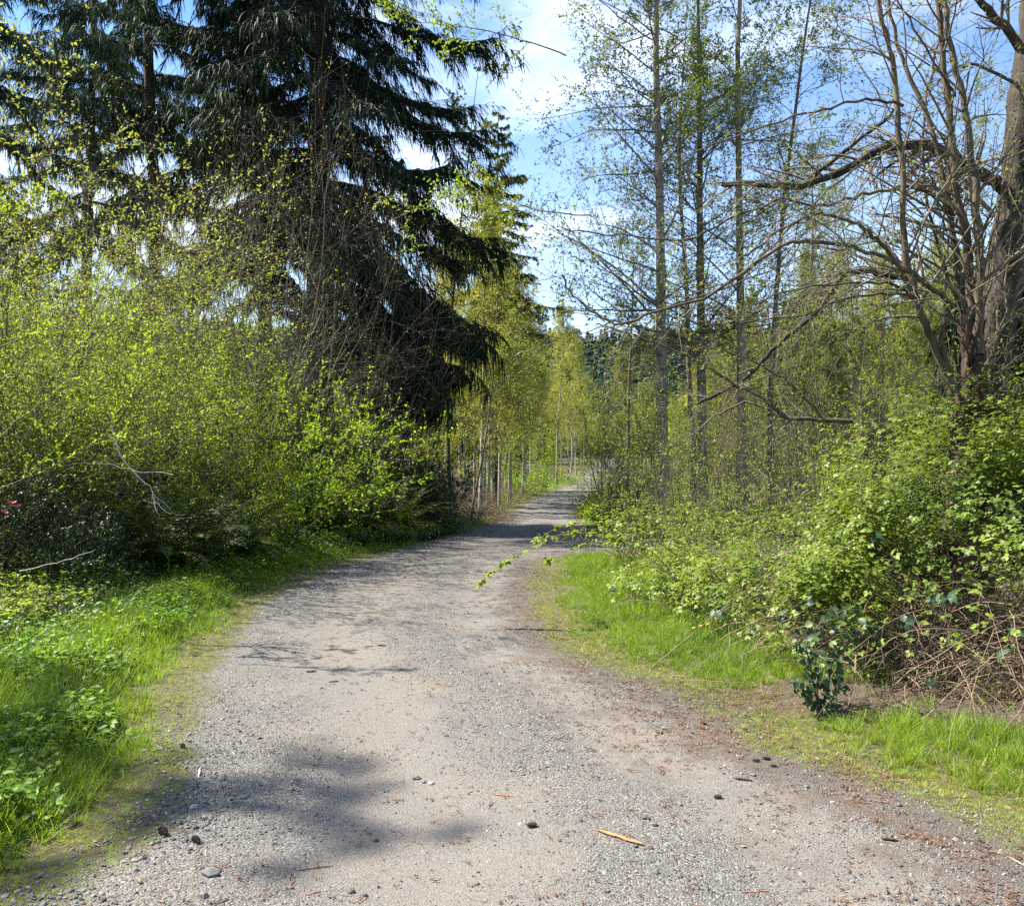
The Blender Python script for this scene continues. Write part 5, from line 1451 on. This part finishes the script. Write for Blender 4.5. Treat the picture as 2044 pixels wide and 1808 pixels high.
# ------------------------------------------------------------------ things lying on the road
RN = np.random.default_rng(701)
def on_ground(dx, dy):
    Yd = CAM_H * 905 / (dy / 1.996 - 455); x = (dx / 1.996 - 512) / 905 * Yd
    return x, Yd, hz(x, Yd)
def stick(label, a, b, r, mat, name='stick', cat='stick'):
    p, q = np.array(on_ground(*a)), np.array(on_ground(*b)); p[2] += r * .8; q[2] += r * .8
    o_ = (p + q) / 2
    t = np.linspace(0, 1, 7)[:, None]; c = p + (q - p) * t - o_ + RN.normal(0, r * .25, (7, 3)) * [1, 1, .4]
    g = Geo(); tubes(g, c[None], (r * RN.uniform(.75, 1.1, 7) * np.array([.35, .95, 1, 1, 1, .9, .5]))[None], 6)
    v = g.v[-1]
    v = v.reshape(7, 6, 3); ctr = v.mean(1, keepdims=True)
    g.v[-1] = np.concatenate([(ctr + (v - ctr) * [1, 1, .6]).reshape(-1, 3)])
    g.f.append(np.array([[0, 1, 2, 3, 4, 5]])); g.f.append(np.array([[41, 40, 39, 38, 37, 36]]))
    o = link(name, g.mesh(name, M[mat])); o.location = tuple(o_)
    return tag(o, label, cat)
stick('split red brown stick lying on the near gravel', (1190, 1668), (1282, 1696), .0095, 'red_wood')
stick('short thin reddish twig on the left of the near road', (568, 1808 - 25), (590, 1760), .003, 'red_wood', 'twig', 'twig')
stick('thin twig at the bottom left of the road', (590, 1742), (665, 1728), .003, 'brown_twig', 'twig', 'twig')
stick('small pale upright chip beside the left shade', (396, 1560), (399, 1538), .006, 'bleached', 'wood_chip', 'wood chip')
stick('small tan twig at the centre of the near road', (985, 1592), (1030, 1597), .0035, 'red_wood', 'twig', 'twig')
stick('reddish twig below the split stick', (1480, 1786), (1535, 1779), .003, 'red_wood', 'twig', 'twig')
stick('dark bark piece in the middle of the left wheel track', (610, 1349), (632, 1346), .009, 'cone', 'bark_piece', 'bark')
stick('dark bark piece right of the left wheel track', (655, 1366), (676, 1364), .006, 'cone', 'bark_piece', 'bark')
stick('dark bark piece in the upper middle of the road', (752, 1297), (770, 1299), .009, 'cone', 'bark_piece', 'bark')
stick('flat grey brown bark piece on the right of the road', (1465, 1560), (1502, 1566), .008, 'old_bark', 'bark_piece', 'bark')
stick('dark bark piece by the right edge of the near gravel', (1758, 1682), (1795, 1686), .009, 'cone', 'bark_piece', 'bark')
stick('long pale stick lying at the right edge of the picture', (1982, 1702), (2060, 1745), .005, 'cane')
stick('thin tan stick crossing the litter by the right edge', (1780, 1570), (1850, 1562), .004, 'cane')
stick('thin red twig on the left half of the road', (610, 1670 + 120), (640, 1781), .0025, 'red_wood', 'twig', 'twig')
def cone(label, dx, dy, s):
    x, y, z = on_ground(dx, dy)
    r_ = thing('pine_cone', label, 'cone', (x, y, z + s * .35), rr.uniform(0, 3))
    g = Geo(); n = 60
    t = (np.arange(n) + .5) / n; a = np.arange(n) * 2.399; w = np.sin(t * PI) ** .6 * .38 * s
    p = np.stack([(t - .5) * s * 1.3, np.cos(a) * w * .5, np.sin(a) * w * .5], 1)
    d = np.stack([np.full(n, .8), np.cos(a), np.sin(a)], 1)
    leaves(g, p, d, np.stack([-np.ones(n), np.cos(a), np.sin(a)], 1), s * .34, s * .26, .1)
    link('scales', g.mesh('scales', M['cone']), r_)
    g = Geo(); tubes(g, np.array([[[-.6 * s, 0, 0], [-.3 * s, 0, 0], [0.2 * s, 0, 0], [.6 * s, 0, 0]]]), np.array([[.04, .2, .2, .03]]) * s, 7); link('core', g.mesh('core', M['cone']), r_)
cone('dark cone at the left gravel edge beside the yellow turf', 326, 1672, .042)
cone('dark cone just right of the one by the yellow turf', 392, 1688, .036)
cone('cone in the middle of the near road', 1060, 1658, .032)
cone('cone on the right half of the road', 1432, 1594, .028)
cone('small cone at the left grass edge halfway up', 365, 1560 - 58, .03)
for i, (dx, dy, s) in enumerate([(832, 1555, .022), (846, 1562, .018), (1288, 1642, .024), (1306, 1655, .02), (748, 1678, .022), (860, 1566, .02), (420, 1752, .035), (1358, 1612, .018), (1328, 1462, .028), (1318, 1470, .02), (1610, 1580, .02), (700, 1778, .02), (1500, 1400 + 25, .02)]):
    x, y, z = on_ground(dx, dy)
    o = link('loose_stone', rm[i % 6]); o.location = (x, y, z + s * .2); o.scale = (s, s, s); o.rotation_euler = (.2, .1, i)
    tag(o, 'fist sized dark stone lying loose on the road' if s > .03 else 'small loose stone standing out of the road gravel', 'stone', 'larger loose stones on the road')
# clods of dark soil by the right edge
for i, (dx, dy, s) in enumerate([(1530, 1545 - 20, .03), (1510, 1530, .028), (1545, 1540, .025), (1405, 1440 + 14, .03)]):
    x, y, z = on_ground(dx, dy)
    o = link('earth_clod', rock('earth_clod', M['old_bark'], 40 + i, 2, .5)); o.location = (x, y, z + s * .3); s *= .6; o.scale = (s * 1.4, s, s * .7)
    tag(o, 'dark clod of earth on the right road edge', 'clod', 'earth clods by the right grass')
# boulder on the grass beyond the side drive
o = link('boulder', rock('boulder', M['old_bark'], 77, 3, .8)); x, y, z = G(1181, 21.5); o.location = (x, y, z + .12); o.scale = (.26, .22, .22)
tag(o, 'brown rounded rock on the grass beyond the side drive', 'rock')
# white marker post far down the road
x, y, z = G(1155, 62)
r_ = thing('marker_post', 'thin white marker post on the left of the far road', 'post', (x, y, z))
g = Geo(); tubes(g, np.array([[[0, 0, -.1], [0, 0, .45], [0, 0, .9]]]), np.array([[.05, .05, .05]]), 8); link('post', g.mesh('post', M['white_paint'], True), r_)
g = Geo(); tubes(g, np.array([[[0, 0, .9], [0, 0, .95], [0, 0, .97]]]), np.array([[.06, .055, .01]]), 8); link('cap', g.mesh('cap', M['yellow'], True), r_)
